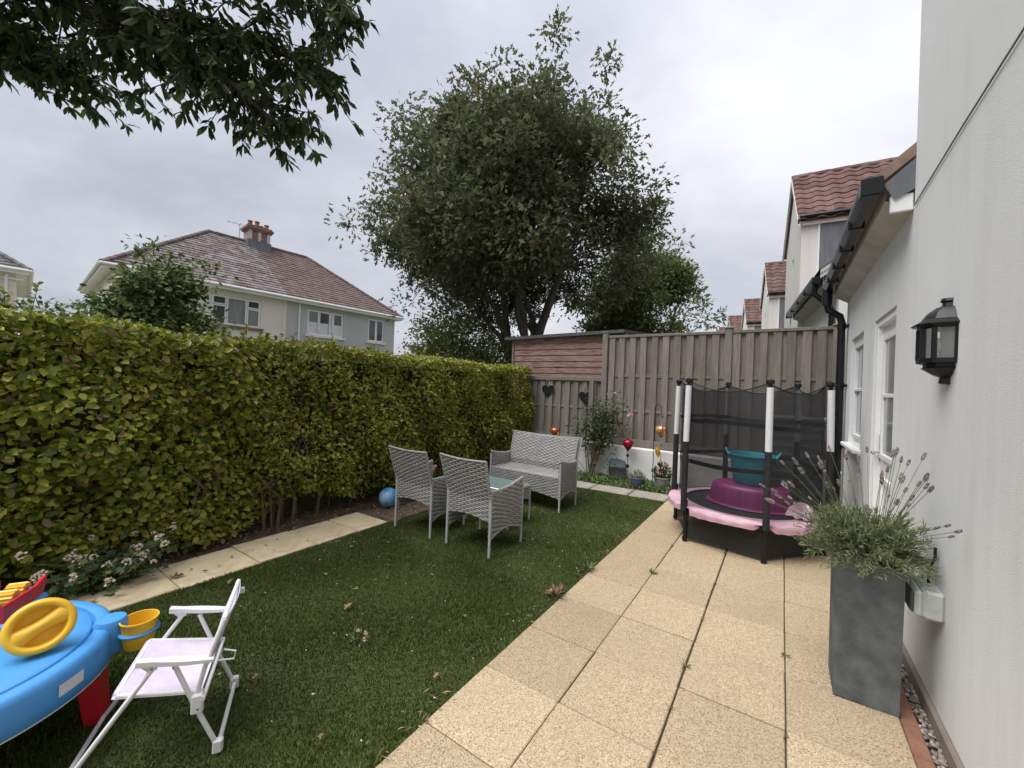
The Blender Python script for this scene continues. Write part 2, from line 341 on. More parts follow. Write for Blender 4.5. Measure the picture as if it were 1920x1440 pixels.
m_sticker = M('worn_white_sticker', [(.62, .64, .68), (.72, .73, .76)], 12, .5, stretch=(1, 1, 5))
m_ball = M('marbled_blue_ball', [(.25, (.03, .16, .50)), (.45, (.06, .26, .60)), (.60, (.30, .50, .68)), (.8, (.60, .68, .74))], 4.5, .35)
m_slate = M('black_slate', [(.006, .007, .008), (.014, .016, .018)], 12, .8, .5, 40, spec=.15)
m_copper = M('copper_glass', [(.35, .07, .03), (.55, .20, .06), (.30, .02, .04)], 14, .12, metal=.6, stretch=(1, 1, .15)); m_ruby = M('ruby_glass', [(.20, .004, .02), (.42, .02, .05)], 12, .10, metal=.4, stretch=(1, 1, .15))
m_rainbow = NT('rainbow_glass'); _v = m_rainbow.coord('Object', (1, 1, .05)); m_rainbow = m_rainbow.fin(m_rainbow.ramp(m_rainbow.noise(_v, 30, 1), [(.3, (.05, .10, .38)), (.42, (.30, .03, .07)), (.5, (.62, .40, .05)), (.58, (.50, .12, .03)), (.7, (.55, .52, .45))]), .12, .3)
m_bark = M('tree_bark', [(.045, .038, .03), (.085, .075, .062), (.12, .11, .09)], 9, .95, .8, 30, .02, stretch=(1, 1, .3)); m_twig = M('hedge_stem', [(.10, .07, .048), (.19, .14, .10)], 14, .9, .5, 60, stretch=(1, 1, .3))
m_stem = M('green_stem', [(.06, .085, .03), (.10, .12, .05)], 14, .7)
G1, G2, G3 = (.045, .080, .012), (.095, .140, .022), (.19, .215, .04)
m_hedge = leafmat('hedge_leaf', [(0, (.082, .116, .013)), (.3, (.175, .222, .024)), (.60, (.285, .32, .040)), (.86, (.40, .405, .064)), (.95, (.54, .49, .12)), (.975, (.30, .20, .10)), (1, (.18, .11, .07))], .32, .34)
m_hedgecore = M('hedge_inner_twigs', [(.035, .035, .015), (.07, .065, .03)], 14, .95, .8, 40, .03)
m_oak = leafmat('oak_leaf', [(0, (.062, .080, .038)), (.45, (.098, .120, .060)), (.8, (.135, .152, .078)), (.93, (.18, .175, .085)), (1, (.20, .13, .07))], .40, .6, .2)
m_chest = leafmat('chestnut_leaf', [(0, (.030, .050, .020)), (.6, (.055, .088, .030)), (1, (.11, .145, .045))], .32, .45)
m_burr = M('chestnut_burr', [(.16, .19, .045), (.26, .28, .08)], 20, .8, .8, 80)
m_lime = leafmat('light_green_leaf', [(0, (.075, .105, .030)), (.6, (.13, .17, .05)), (1, (.22, .24, .08))], .36); m_dk = leafmat('ivy_leaf', [(0, (.04, .072, .024)), (.45, (.085, .135, .042)), (.8, (.18, .23, .065)), (1, (.27, .30, .10))], .2)
m_rose_l = leafmat('rose_leaf', [(0, (.03, .055, .02)), (.6, (.06, .09, .032)), (1, (.13, .14, .05))]); m_cover = leafmat('ground_cover_leaf', [(0, (.04, .085, .02)), (.6, (.07, .13, .03)), (1, (.14, .19, .05))])
m_lav = leafmat('lavender_leaf', [(0, (.12, .16, .07)), (.5, (.20, .24, .11)), (1, (.31, .345, .19))], .2, .7); m_lavf = leafmat('lavender_head', [(0, (.14, .11, .115)), (.6, (.23, .19, .19)), (1, (.38, .34, .32))], .1, .9)
m_ger = leafmat('geranium_leaf', [(0, (.035, .07, .028)), (.6, (.06, .11, .04)), (.9, (.12, .16, .05)), (1, (.35, .28, .06))]); m_petal = leafmat('cream_petal', [(0, (.72, .60, .48)), (1, (.80, .72, .62))]); m_pinkp = leafmat('pink_petal', [(0, (.72, .36, .38)), (1, (.80, .56, .55))])
m_dry = leafmat('dry_leaf', [(0, (.10, .06, .035)), (.5, (.19, .115, .065)), (.85, (.30, .20, .12)), (1, (.42, .33, .20))], .15, .8); m_chaff = leafmat('pale_chaff', [(0, (.40, .36, .26)), (1, (.66, .63, .54))], .1, .8)
m_chaff2 = leafmat('dry_straw', [(0, (.12, .085, .05)), (.6, (.26, .19, .12)), (1, (.42, .34, .22))], .1, .85)
m_turf = leafmat('turf_blade', [(0, (.029, .050, .007)), (.45, (.053, .085, .011)), (.85, (.084, .116, .019)), (.95, (.15, .155, .045)), (1, (.24, .20, .10))], .15, .7, .2)
turfmat(m_turf)
m_weed = leafmat('weed_leaf', [(0, (.06, .11, .03)), (.7, (.12, .17, .06)), (1, (.22, .16, .09))])
m_brickch = NT('chimney_brick')
_b = m_brickch.n('ShaderNodeTexBrick'); m_brickch.l(m_brickch.coord('Object', (1, 1, 1), (R(90), 0, 0)), _b.inputs[0]); _b.inputs['Scale'].default_value = 4.5
_b.inputs['Color1'].default_value = (.17, .065, .05, 1); _b.inputs['Color2'].default_value = (.22, .10, .08, 1); _b.inputs['Mortar'].default_value = (.36, .31, .28, 1); _b.inputs['Mortar Size'].default_value = .02
m_brickch = m_brickch.fin(_b.outputs[0], .9)
m_gold = M('amber_glass', [(.45, .22, .02), (.62, .38, .06)], 12, .2, metal=.3)
m_rope = M('jute_string', [(.40, .32, .22), (.52, .43, .32)], 40, .9)
m_steel = M('chrome_handle', [(.55, .55, .54), (.65, .65, .64)], 5, .22, metal=.9)
m_sock = M('grey_socket_box', [(.42, .45, .44), (.50, .53, .52)], 8, .45, dirt=(14, (.30, .30, .27), .4)); m_sockd = M('dark_grey_flap', [(.06, .065, .07), (.10, .105, .11)], 8, .4)
m_bin = M('dark_storage_plastic', [(.07, .075, .078), (.11, .115, .118)], 5, .6, .15, 30)

# ------------------------------------------------------------------ foliage
OVAL = (np.array([(0, 0, 0), (.35, -.5, .07), (.35, .5, .07), (.75, -.37, .03), (.75, .37, .03), (1, 0, -.08), (.35, 0, -.02), (.75, 0, -.04)]),
        [(0, 1, 6), (0, 6, 2), (1, 3, 7, 6), (6, 7, 4, 2), (3, 5, 7), (7, 5, 4)])
LANCE = (np.array([(0, 0, 0), (.3, -.4, .05), (.3, .4, .05), (.65, -.5, .0), (.65, .5, .0), (1, 0, -.16), (.3, 0, 0), (.65, 0, -.05)]), OVAL[1])
RHOMB = (np.array([(0, 0, 0), (.5, -.5, .08), (1, 0, -.05), (.5, .5, .08)]), [(0, 1, 2), (0, 2, 3)])
LOBE = (np.array([(0, 0, 0), (.22, -.30, .03), (.38, -.14, .0), (.55, -.5, .05), (.68, -.18, 0), (1, 0, -.06), (.68, .18, 0), (.55, .5, .05), (.38, .14, 0), (.22, .30, .03)]),
        [(0, 1, 2, 8, 9), (2, 3, 4, 6, 7, 8), (4, 5, 6)])
def unit(a): return a / np.maximum(np.linalg.norm(a, axis=1, keepdims=True), 1e-9)
def frames(D, Nn):
    X = unit(D); Y = unit(np.cross(Nn, X)); Z = np.cross(X, Y); return X, Y, Z
def leaves(name, mat, P, D, Nn, L, W, tpl=OVAL, parent=None, kind=None, label=None):
    tv, tf = tpl; n = len(P); X, Y, Z = frames(D, Nn); L = np.broadcast_to(L, n); W = np.broadcast_to(W, n)
    V = (P[:, None, :] + X[:, None, :] * (tv[None, :, 0:1] * L[:, None, None]) + Y[:, None, :] * (tv[None, :, 1:2] * W[:, None, None]) + Z[:, None, :] * (tv[None, :, 2:3] * L[:, None, None])).reshape(-1, 3)
    k = len(tv); lt = np.array([len(f) for f in tf]); fl = np.concatenate([np.array(f) for f in tf])
    loops = (fl[None, :] + (np.arange(n) * k)[:, None]).reshape(-1); tot = np.tile(lt, n); st = np.concatenate([[0], np.cumsum(tot)[:-1]])
    me = bpy.data.meshes.new(name); me.vertices.add(len(V)); me.vertices.foreach_set('co', V.astype(np.float32).ravel())
    me.loops.add(len(loops)); me.loops.foreach_set('vertex_index', loops.astype(np.int32)); me.polygons.add(len(tot))
    me.polygons.foreach_set('loop_start', st.astype(np.int32)); me.polygons.foreach_set('loop_total', tot.astype(np.int32)); me.update(calc_edges=True); me.validate()
    o = mobj(name, me, mat, parent)
    if kind: o['kind'] = kind
    return o
def leaf_objects(name, mat, P, D, Nn, L, W, tpl, parent):
    me = bpy.data.meshes.new(name); me.from_pydata([tuple(v) for v in tpl[0]], [], tpl[1]); me.materials.append(mat)
    X, Y, Z = frames(D, Nn)
    for i in range(len(P)):
        o = bpy.data.objects.new(name, me); COL.objects.link(o); o.parent = parent
        m = Matrix(((X[i][0] * L[i], Y[i][0] * W[i], Z[i][0] * L[i], P[i][0]), (X[i][1] * L[i], Y[i][1] * W[i], Z[i][1] * L[i], P[i][1]), (X[i][2] * L[i], Y[i][2] * W[i], Z[i][2] * L[i], P[i][2]), (0, 0, 0, 1)))
        o.matrix_local = m
def rdir(n): return unit(rng.normal(size=(n, 3)))
def blob_noise(P, k=6, amp=.25, seed=0):
    """smooth pseudo noise on unit directions -> radius factor"""
    g = np.random.default_rng(seed); f = np.zeros(len(P))
    for i in range(k): f += np.sin(P @ g.normal(size=3) * (2 + i) + g.uniform(0, 6.28)) / (1 + .4 * i)
    return 1 + amp * f / 2

# ================================================================== THE SETTING
gnd = MB().add([(-400, -200, -.3), (300, -200, -.3), (300, 600, -.3), (-400, 600, -.3)], [(0, 1, 2, 3)]).build('ground', m_yard, smooth=False); tag(gnd, kind='structure')
soil = MB().grid(lambda u, v: (-6.0 + u * 4.9, -3.0 + v * 10.2, gz(-6.0 + u * 4.9) - .045 + .02 * math.sin(17 * u + 9 * v) * math.sin(31 * v) + (.03 if u < .32 else 0)), 40, 60).build('soil_bed', m_soil); tag(soil, kind='structure')
X0, X1 = -3.54, -1.262                                   # lawn
lawn = MB().grid(lambda u, v: (X0 + u * (X1 - X0), -2.2 + v * 7.86, gz(X0 + u * (X1 - X0)) - .008), 20, 60).build('lawn', m_turfbase); tag(lawn, kind='structure')
def turf():
    parts = []
    for (ya, yb, dn) in ((-.6, 1.2, 24000), (1.2, 2.6, 24000), (2.6, 4.0, 17000), (4.0, 5.66, 12000)):
        n = int((yb - ya) * (X1 - X0) * dn); parts.append(np.stack([rng.uniform(X0, X1, n), rng.uniform(ya, yb, n)], 1))
    P = np.concatenate(parts); n = len(P); z = SL * P[:, 0] - .008; h_ = rng.uniform(.010, .021, n) * (1 + .25 * np.sin(P[:, 0] * 5 + 3 * np.sin(P[:, 1] * 2.3)))
    a = rng.uniform(0, 2 * PI, n); wd = rng.uniform(.0016, .0032, n); la = rng.uniform(0, 2 * PI, n); ln = rng.uniform(.1, .85, n) * h_
    V = np.zeros((n, 3, 3)); V[:, 0, :2] = P + np.stack([np.cos(a), np.sin(a)], 1) * wd[:, None]; V[:, 1, :2] = P - np.stack([np.cos(a), np.sin(a)], 1) * wd[:, None]
    V[:, 2, :2] = P + np.stack([np.cos(la), np.sin(la)], 1) * ln[:, None]; V[:, :2, 2] = z[:, None]; V[:, 2, 2] = z + h_
    me = bpy.data.meshes.new('grass'); me.vertices.add(3 * n); me.vertices.foreach_set('co', V.astype(np.float32).ravel()); me.loops.add(3 * n)
    me.loops.foreach_set('vertex_index', np.arange(3 * n, dtype=np.int32)); me.polygons.add(n); me.polygons.foreach_set('loop_start', np.arange(0, 3 * n, 3, dtype=np.int32))
    me.polygons.foreach_set('loop_total', np.full(n, 3, np.int32)); me.update(calc_edges=True)
    return tag(mobj('grass', me, m_turf), 'short dark green artificial turf covering the lawn', 'grass', kind='stuff')
turf()

patio = MB().add([(-1.262, -2.2, gz(-1.262) - .02), (.49, -2.2, gz(.49) - .02), (.49, 6.75, gz(.49) - .02), (-1.262, 6.75, gz(-1.262) - .02)], [(0, 1, 2, 3)]).build('patio', m_bed, smooth=False); tag(patio, kind='structure')
def slab_mesh(name, w_, l_, t, mat, bev=.004, wob=0):
    b = MB(); b.box((0, 0, -t / 2), (w_, l_, t), bev); me = b.mesh(name, True, 25); me.materials.append(mat); return me
cols = [(-1.262, -.8335), (-.8285, -.391), (-.380, .0565), (.0615, .49)]
for ci, (xa, xb) in enumerate(cols):
    me = slab_mesh('slab', xb - xa, .4365, .045, m_slab)
    for k in range(-8, 13):
        ya = 1.265 + .4415 * k
        if ya > 6.4 or ya < -2.3: continue
        o = mobj('slab', me, None, patio); xm = (xa + xb) / 2
        o.location = (xm + random.uniform(-.0015, .0015), ya + .2207 + random.uniform(-.002, .002), gz(xm) + random.uniform(-.0015, .002)); o.rotation_euler = (random.uniform(-.003, .003), -SL * 1.0 + random.uniform(-.003, .003), random.uniform(-.004, .004))
# brick edging and gravel margin against the house
edg = MB().add([(.492, -2.2, gz(.5) - .03), (.60, -2.2, gz(.5) - .03), (.60, 6.3, gz(.5) - .03), (.492, 6.3, gz(.5) - .03)], [(0, 1, 2, 3)]).build('gravel_margin', m_bed, smooth=False); tag(edg, kind='structure')
me = slab_mesh('brick', .062, .212, .04, m_brick, .005)
for k in range(38):
    o = mobj('brick', me, None, edg); o.location = (.5235, -1.9 + .2165 * k, gz(.52) - .002 + random.uniform(-.003, .003)); o.rotation_euler = (random.uniform(-.01, .01), random.uniform(-.02, .02), random.uniform(-.01, .01))
g = MB()
for i in range(1500):
    x = random.uniform(.558, .598); y = random.uniform(.9, 6.2); r = random.uniform(.005, .011)
    g.lathe([(r * .5, -r * .6), (r, 0), (r * .55, r * .6)], 5, (x, y, gz(.58) - .012), random.uniform(.7, 1.3), random.uniform(.7, 1.3))
gv = g.build('gravel', m_peb, edg, smooth=False); gv['kind'] = 'stuff'
# buff edging slabs below the hedge
path = MB().add([(-4.12, -2.2, gz(-4.1) - .035), (-3.545, -2.2, gz(-3.55) - .035), (-3.545, 2.9, gz(-3.55) - .035), (-4.12, 2.9, gz(-4.1) - .035)], [(0, 1, 2, 3)]).build('edging_path', m_bed, smooth=False); tag(path, kind='structure')
yj = [-2.1, -1.55, -1.0, -.48, .03, .55, 1.04, 1.57, 2.07, 2.5, 2.86]
for a, b in zip(yj, yj[1:]):
    me = slab_mesh('slab', .555, b - a - .008, .05, m_edge, .006); o = mobj('slab', me, None, path); xm = -3.826
    o.location = (xm + random.uniform(-.01, .01), (a + b) / 2, gz(xm) + .004 + random.uniform(-.004, .004)); o.rotation_euler = (random.uniform(-.008, .008), -SL + random.uniform(-.008, .008), random.uniform(-.012, .012))
# concrete strip in front of the back bed
strip = MB().add([(-3.6, 5.66, gz(-3.6) - .04), (-1.25, 5.66, gz(-1.25) - .04), (-1.25, 6.05, gz(-1.25) - .04), (-3.6, 6.05, gz(-3.6) - .04)], [(0, 1, 2, 3)]).build('concrete_path', m_bed, smooth=False); tag(strip, kind='structure')
for a, b in ((-3.58, -2.98), (-2.97, -2.38), (-2.37, -1.80), (-1.79, -1.27)):
    me = slab_mesh('slab', b - a - .006, .36, .05, m_strip, .012); o = mobj('slab', me, None, strip); xm = (a + b) / 2
    o.location = (xm, 5.85 + random.uniform(-.01, .01), gz(xm) + .008); o.rotation_euler = (random.uniform(-.01, .01), -SL, random.uniform(-.02, .02))

# ================================================================== OUR HOUSE (right)
XW = .623
H = thing('house', 'near pale rendered house wall with white door and window on the right', 'house', (XW, 0, 0))
holes = [(3.66, 4.42, 0.02, 2.115), (4.95, 5.74, .985, 2.12)]
b = MB().wall(lambda u, z, d: (d, u, z), -4.0, 6.2, -.25, 2.66, holes, .16)
b.wall(lambda u, z, d: (d, u, z), -4.0, 3.29, 2.66, 6.2, [], 0)
b.add([(0, 3.29, 2.66), (5, 3.29, 2.66), (5, 3.29, 6.2), (0, 3.29, 6.2)], [(0, 1, 2, 3)]).add([(0, 6.2, -.25), (4, 6.2, -.25), (4, 6.2, 5.6), (.0, 6.2, 2.66)], [(0, 1, 2, 3)])
b.add([(0, -4, -.25), (5, -4, -.25), (5, -4, 6.2), (0, -4, 6.2)], [(3, 2, 1, 0)])
b.build('wall', m_render, H, smooth=False)
MB().box((-.012, .95, .03), (.024, 10.4, .085), .006).build('plinth', m_plinth, H)
# lower roof: sloping soffit, fascia end, verge, tiles, gutter
b = MB().add([(0, 3.30, 2.62), (0, 6.2, 2.62), (-.13, 6.2, 2.70), (-.13, 3.30, 2.70)], [(0, 1, 2, 3)]).add([(-.13, 3.30, 2.70), (-.13, 6.2, 2.70), (-.13, 6.2, 2.80), (-.13, 3.30, 2.80)], [(0, 1, 2, 3)])
b.add([(0, 6.2, 2.62), (-.13, 6.2, 2.70), (-.13, 6.2, 2.80), (0, 6.2, 2.90)], [(0, 1, 2, 3)]); b.build('soffit', m_conc, H, smooth=False)
MB().box((-.055, 3.315, 2.675), (.105, .03, .105), .004).build('fascia_end', m_upvc, H)
b = MB().add([(-.185, 3.295, 2.795), (.05, 3.295, 2.99), (.05, 3.295, 3.07), (-.185, 3.295, 2.87)], [(0, 1, 2, 3)]).add([(-.185, 3.295, 2.795), (-.185, 6.25, 2.795), (-.185, 6.25, 2.87), (-.185, 3.295, 2.87)], [(0, 3, 2, 1)])
b.add([(-.185, 3.295, 2.87), (.05, 3.295, 3.07), (.05, 6.25, 3.07), (-.185, 6.25, 2.87)], [(0, 1, 2, 3)]).add([(-.185, 3.295, 2.795), (.05, 3.295, 2.99), (.05, 6.25, 2.99), (-.185, 6.25, 2.795)], [(3, 2, 1, 0)])
vr = b.build('roof_verge', m_mortar, H, smooth=False)
MB().add([(.05, 3.30, 3.07), (3.6, 3.30, 5.9), (3.6, 6.25, 5.9), (.05, 6.25, 3.07)], [(0, 1, 2, 3)]).build('roof', m_tile, H, smooth=False)
MB().add([(-.14, 3.288, 2.80), (-.09, 3.288, 2.695), (.0, 3.288, 2.745), (.0, 3.288, 2.93)], [(0, 1, 2, 3)]).add([(-.14, 3.288, 2.80), (.0, 3.288, 2.93), (.0, 3.31, 2.93), (-.14, 3.31, 2.80)], [(0, 1, 2, 3)]).build('lead_flashing', m_lead, H, smooth=False)
def gutter(parent, x, y0, y1, z, n_br=5, w_=.10):
    b = MB(); prof = [(-w_ / 2, .045), (-w_ / 2 - .006, .052), (-w_ / 2 - .006, .02), (-w_ / 2, 0), (-w_ * .3, -.045), (w_ * .3, -.045), (w_ / 2, 0), (w_ / 2, .05), (w_ / 2 - .008, .05), (w_ * .28, -.035), (-w_ * .28, -.035), (-w_ / 2 + .008, .04)]
    b.prism([(p[0], p[1]) for p in prof], -y1, -y0, Matrix(((1, 0, 0, x), (0, 0, -1, 0), (0, 1, 0, z), (0, 0, 0, 1)))); gt = b.build('gutter', m_black, parent, ang=20)
    for i in range(n_br):
        y = y0 + .04 + (y1 - y0 - .08) * i / (n_br - 1); MB().box((x, y, z), (w_ + .012, .022, .104), .004).build('gutter_bracket', m_black, gt)
    return gt
gt = gutter(H, -.200, 3.28, 6.15, 2.79, 6, .085)
MB().box((-.200, 3.275, 2.79), (.108, .07, .118), .01).build('gutter_stop_end', m_black, gt)
dp = MB().tube([(-.205, 6.06, 2.76), (-.205, 6.06, 2.60), (-.19, 6.06, 2.52), (-.08, 6.06, 2.44), (-.062, 6.06, 2.36), (-.062, 6.06, .05)], .038, 14).build('downpipe', m_black, H)
MB().tube([(-.205, 6.06, 2.75), (-.205, 6.06, 2.58)], .05, 14).build('pipe_collar', m_black, dp)
for z in (2.32, 1.62, .9): MB().tube([(-.062, 6.06, z - .03), (-.062, 6.06, z + .03)], .045, 14).box((-.03, 6.06, z), (.06, .03, .03)).box((-.012, 5.99, z), (.02, .06, .02)).build('pipe_clip', m_black, dp)
# door
D = MB(); fy0, fy1, fz0, fz1 = 3.66, 4.42, .02, 2.115; xr = .10
def frame(y0, y1, z0, z1, wd, x, dep, mat, name, parent, cross=()):
    f = MB(); f.box((x, (y0 + y1) / 2, z1 - wd / 2), (dep, y1 - y0, wd), .004); f.box((x, (y0 + y1) / 2, z0 + wd / 2), (dep, y1 - y0, wd), .004)
    for y in (y0 + wd / 2, y1 - wd / 2): f.box((x, y, (z0 + z1) / 2), (dep * .98, wd, z1 - z0 - 2 * wd), .004)
    for zc in cross: f.box((x - .002, (y0 + y1) / 2, zc), (dep * .9, y1 - y0 - 2 * wd, .03), .004)
    return f.build(name, mat, parent)
dr = MB().box((.075, 4.04, 1.06), (.045, .74, 2.06), .004).build('door', m_upvc, H)
frame(3.661, 4.419, .02, 2.114, .055, .05, .07, m_upvc, 'door_frame', dr)
frame(3.80, 4.28, 1.00, 1.98, .045, .048, .03, m_upvc, 'glazing_bead', dr, (1.50,))
MB().box((.0505, 4.04, 1.49), (.006, .40, .90)).build('pane', m_glassl, dr, smooth=False)
frame(3.80, 4.28, .16, .86, .05, .050, .02, m_upvc, 'lower_panel', dr)
MB().box((.045, 4.335, 1.08), (.012, .03, .22), .004).tube([(.04, 4.335, 1.04), (-.005, 4.335, 1.04), (-.008, 4.30, 1.04), (-.008, 4.22, 1.035)], .009, 8).build('handle', m_steel, dr)
MB().box((.05, 4.04, .0), (.14, .74, .03), .004).build('threshold', m_sill, dr)
# window
wn = frame(4.951, 5.739, .986, 2.119, .06, .065, .07, m_upvc, 'window', H)
frame(5.02, 5.67, 1.05, 2.05, .045, .045, .05, m_upvc, 'casement', wn, (1.56,))
MB().box((.05, 5.345, 1.55), (.006, .58, .94)).build('pane', m_glassl, wn, smooth=False)
MB().box((.035, 5.345, .965), (.20, .86, .04), .008).build('sill', m_sill, wn)
# cable on the wall
tag(MB().tube([(XW - .006, 3.27, 2.635), (XW - .006, 2.5, 2.66 + .02), (XW - .006, 1.2, 2.73), (XW - .006, -.5, 2.80)], .0035, 6).build('wall_cable', m_lead), 'thin grey cable running across the tall house wall', 'cable')

# wall lantern (half lantern, black, glazed)
LN = thing('wall_lantern', 'black half lantern with clear glass panes fixed to the house wall', 'lantern', (XW, 2.60, 1.55))
hexa = lambda r, d: [(0, -r), (-d * .72, -r * .86), (-d, -r * .36), (-d, r * .36), (-d * .72, r * .86), (0, r)]
def ringp(b, rings):
    """stack of half-hexagon rings (r,d,z)"""
    vs = []; fs = []
    for (r, d, z) in rings: vs += [(x, y, z) for x, y in hexa(r, d)]
    for i in range(len(rings) - 1):
        for j in range(6): fs.append((i * 6 + j, i * 6 + (j + 1) % 6, (i + 1) * 6 + (j + 1) % 6, (i + 1) * 6 + j))
    fs.append(tuple(range(6))[::-1]); fs.append(tuple(range(len(rings) * 6 - 6, len(rings) * 6))); return b.add(vs, fs)
b = MB(); ringp(b, [(.115, .118, .265), (.118, .122, .272), (.085, .09, .295), (.07, .075, .325), (.05, .05, .348), (.026, .03, .356), (.022, .026, .372), (.03, .034, .380), (.026, .03, .392)]); b.build('lantern_roof', m_black, LN, ang=25)
b = MB(); ringp(b, [(.10, .10, .10), (.102, .102, .095), (.102, .102, .116)]); ringp(b, [(.10, .10, .252), (.102, .102, .266)]); MB().box((-.004, 0, .18), (.008, .19, .165)).build('reflector', m_upvc, LN, smooth=False)
for (x, y) in hexa(.097, .097): b.box((x * .98, y, .182), (.017, .017, .15), .003)
b.build('lantern_frame', m_black, LN)
hx = hexa(.094, .094)
for i in range(5):
    (xa, ya), (xb, yb) = hx[i], hx[i + 1]; n_ = Vector((yb - ya, xa - xb, 0)).normalized() * .0015
    b = MB().add([(xa, ya, .115), (xb, yb, .115), (xb, yb, .253), (xa, ya, .253), (xa + n_.x, ya + n_.y, .115), (xb + n_.x, yb + n_.y, .115), (xb + n_.x, yb + n_.y, .253), (xa + n_.x, ya + n_.y, .253)], [(0, 1, 2, 3), (7, 6, 5, 4), (0, 4, 5, 1), (3, 2, 6, 7)]).build('pane', m_lglass, LN, smooth=False)
b = MB(); ringp(b, [(.012, .02, .0), (.022, .032, .004), (.02, .028, .03), (.045, .05, .042), (.07, .075, .062), (.085, .088, .072), (.078, .08, .078), (.078, .08, .096)]); b.build('lantern_base', m_black, LN, ang=25)
MB().tube([(-.05, 0, .115), (-.05, 0, .135)], .018, 10).lathe([(.012, .135), (.024, .16), (.026, .185), (.016, .21), (.004, .217)], 12, (-.05, 0, 0)).build('bulb', m_upvc, LN)
# outdoor socket
SK = thing('outdoor_socket', 'weathered grey outdoor socket box low on the house wall behind planter', 'socket', (XW, 2.63, .49))
MB().box((-.035, 0, .065), (.07, .20, .13), .012).build('back_box', m_sock, SK); MB().box((-.082, 0, .062), (.03, .20, .118), .012).build('cover', m_sock, SK)
MB().box((-.102, 0, .062), (.014, .165, .095), .006).build('flap', m_sockd, SK); MB().tube([(-.036, -.1, .065), (-.036, -.103, .065)], .016, 14).build('knockout', m_sock, SK)
MB().tube([(-.03, .02, .13), (-.03, .02, .20), (-.012, .02, .25), (-.012, .02, .30)], .006, 6).build('cable', m_black, SK)

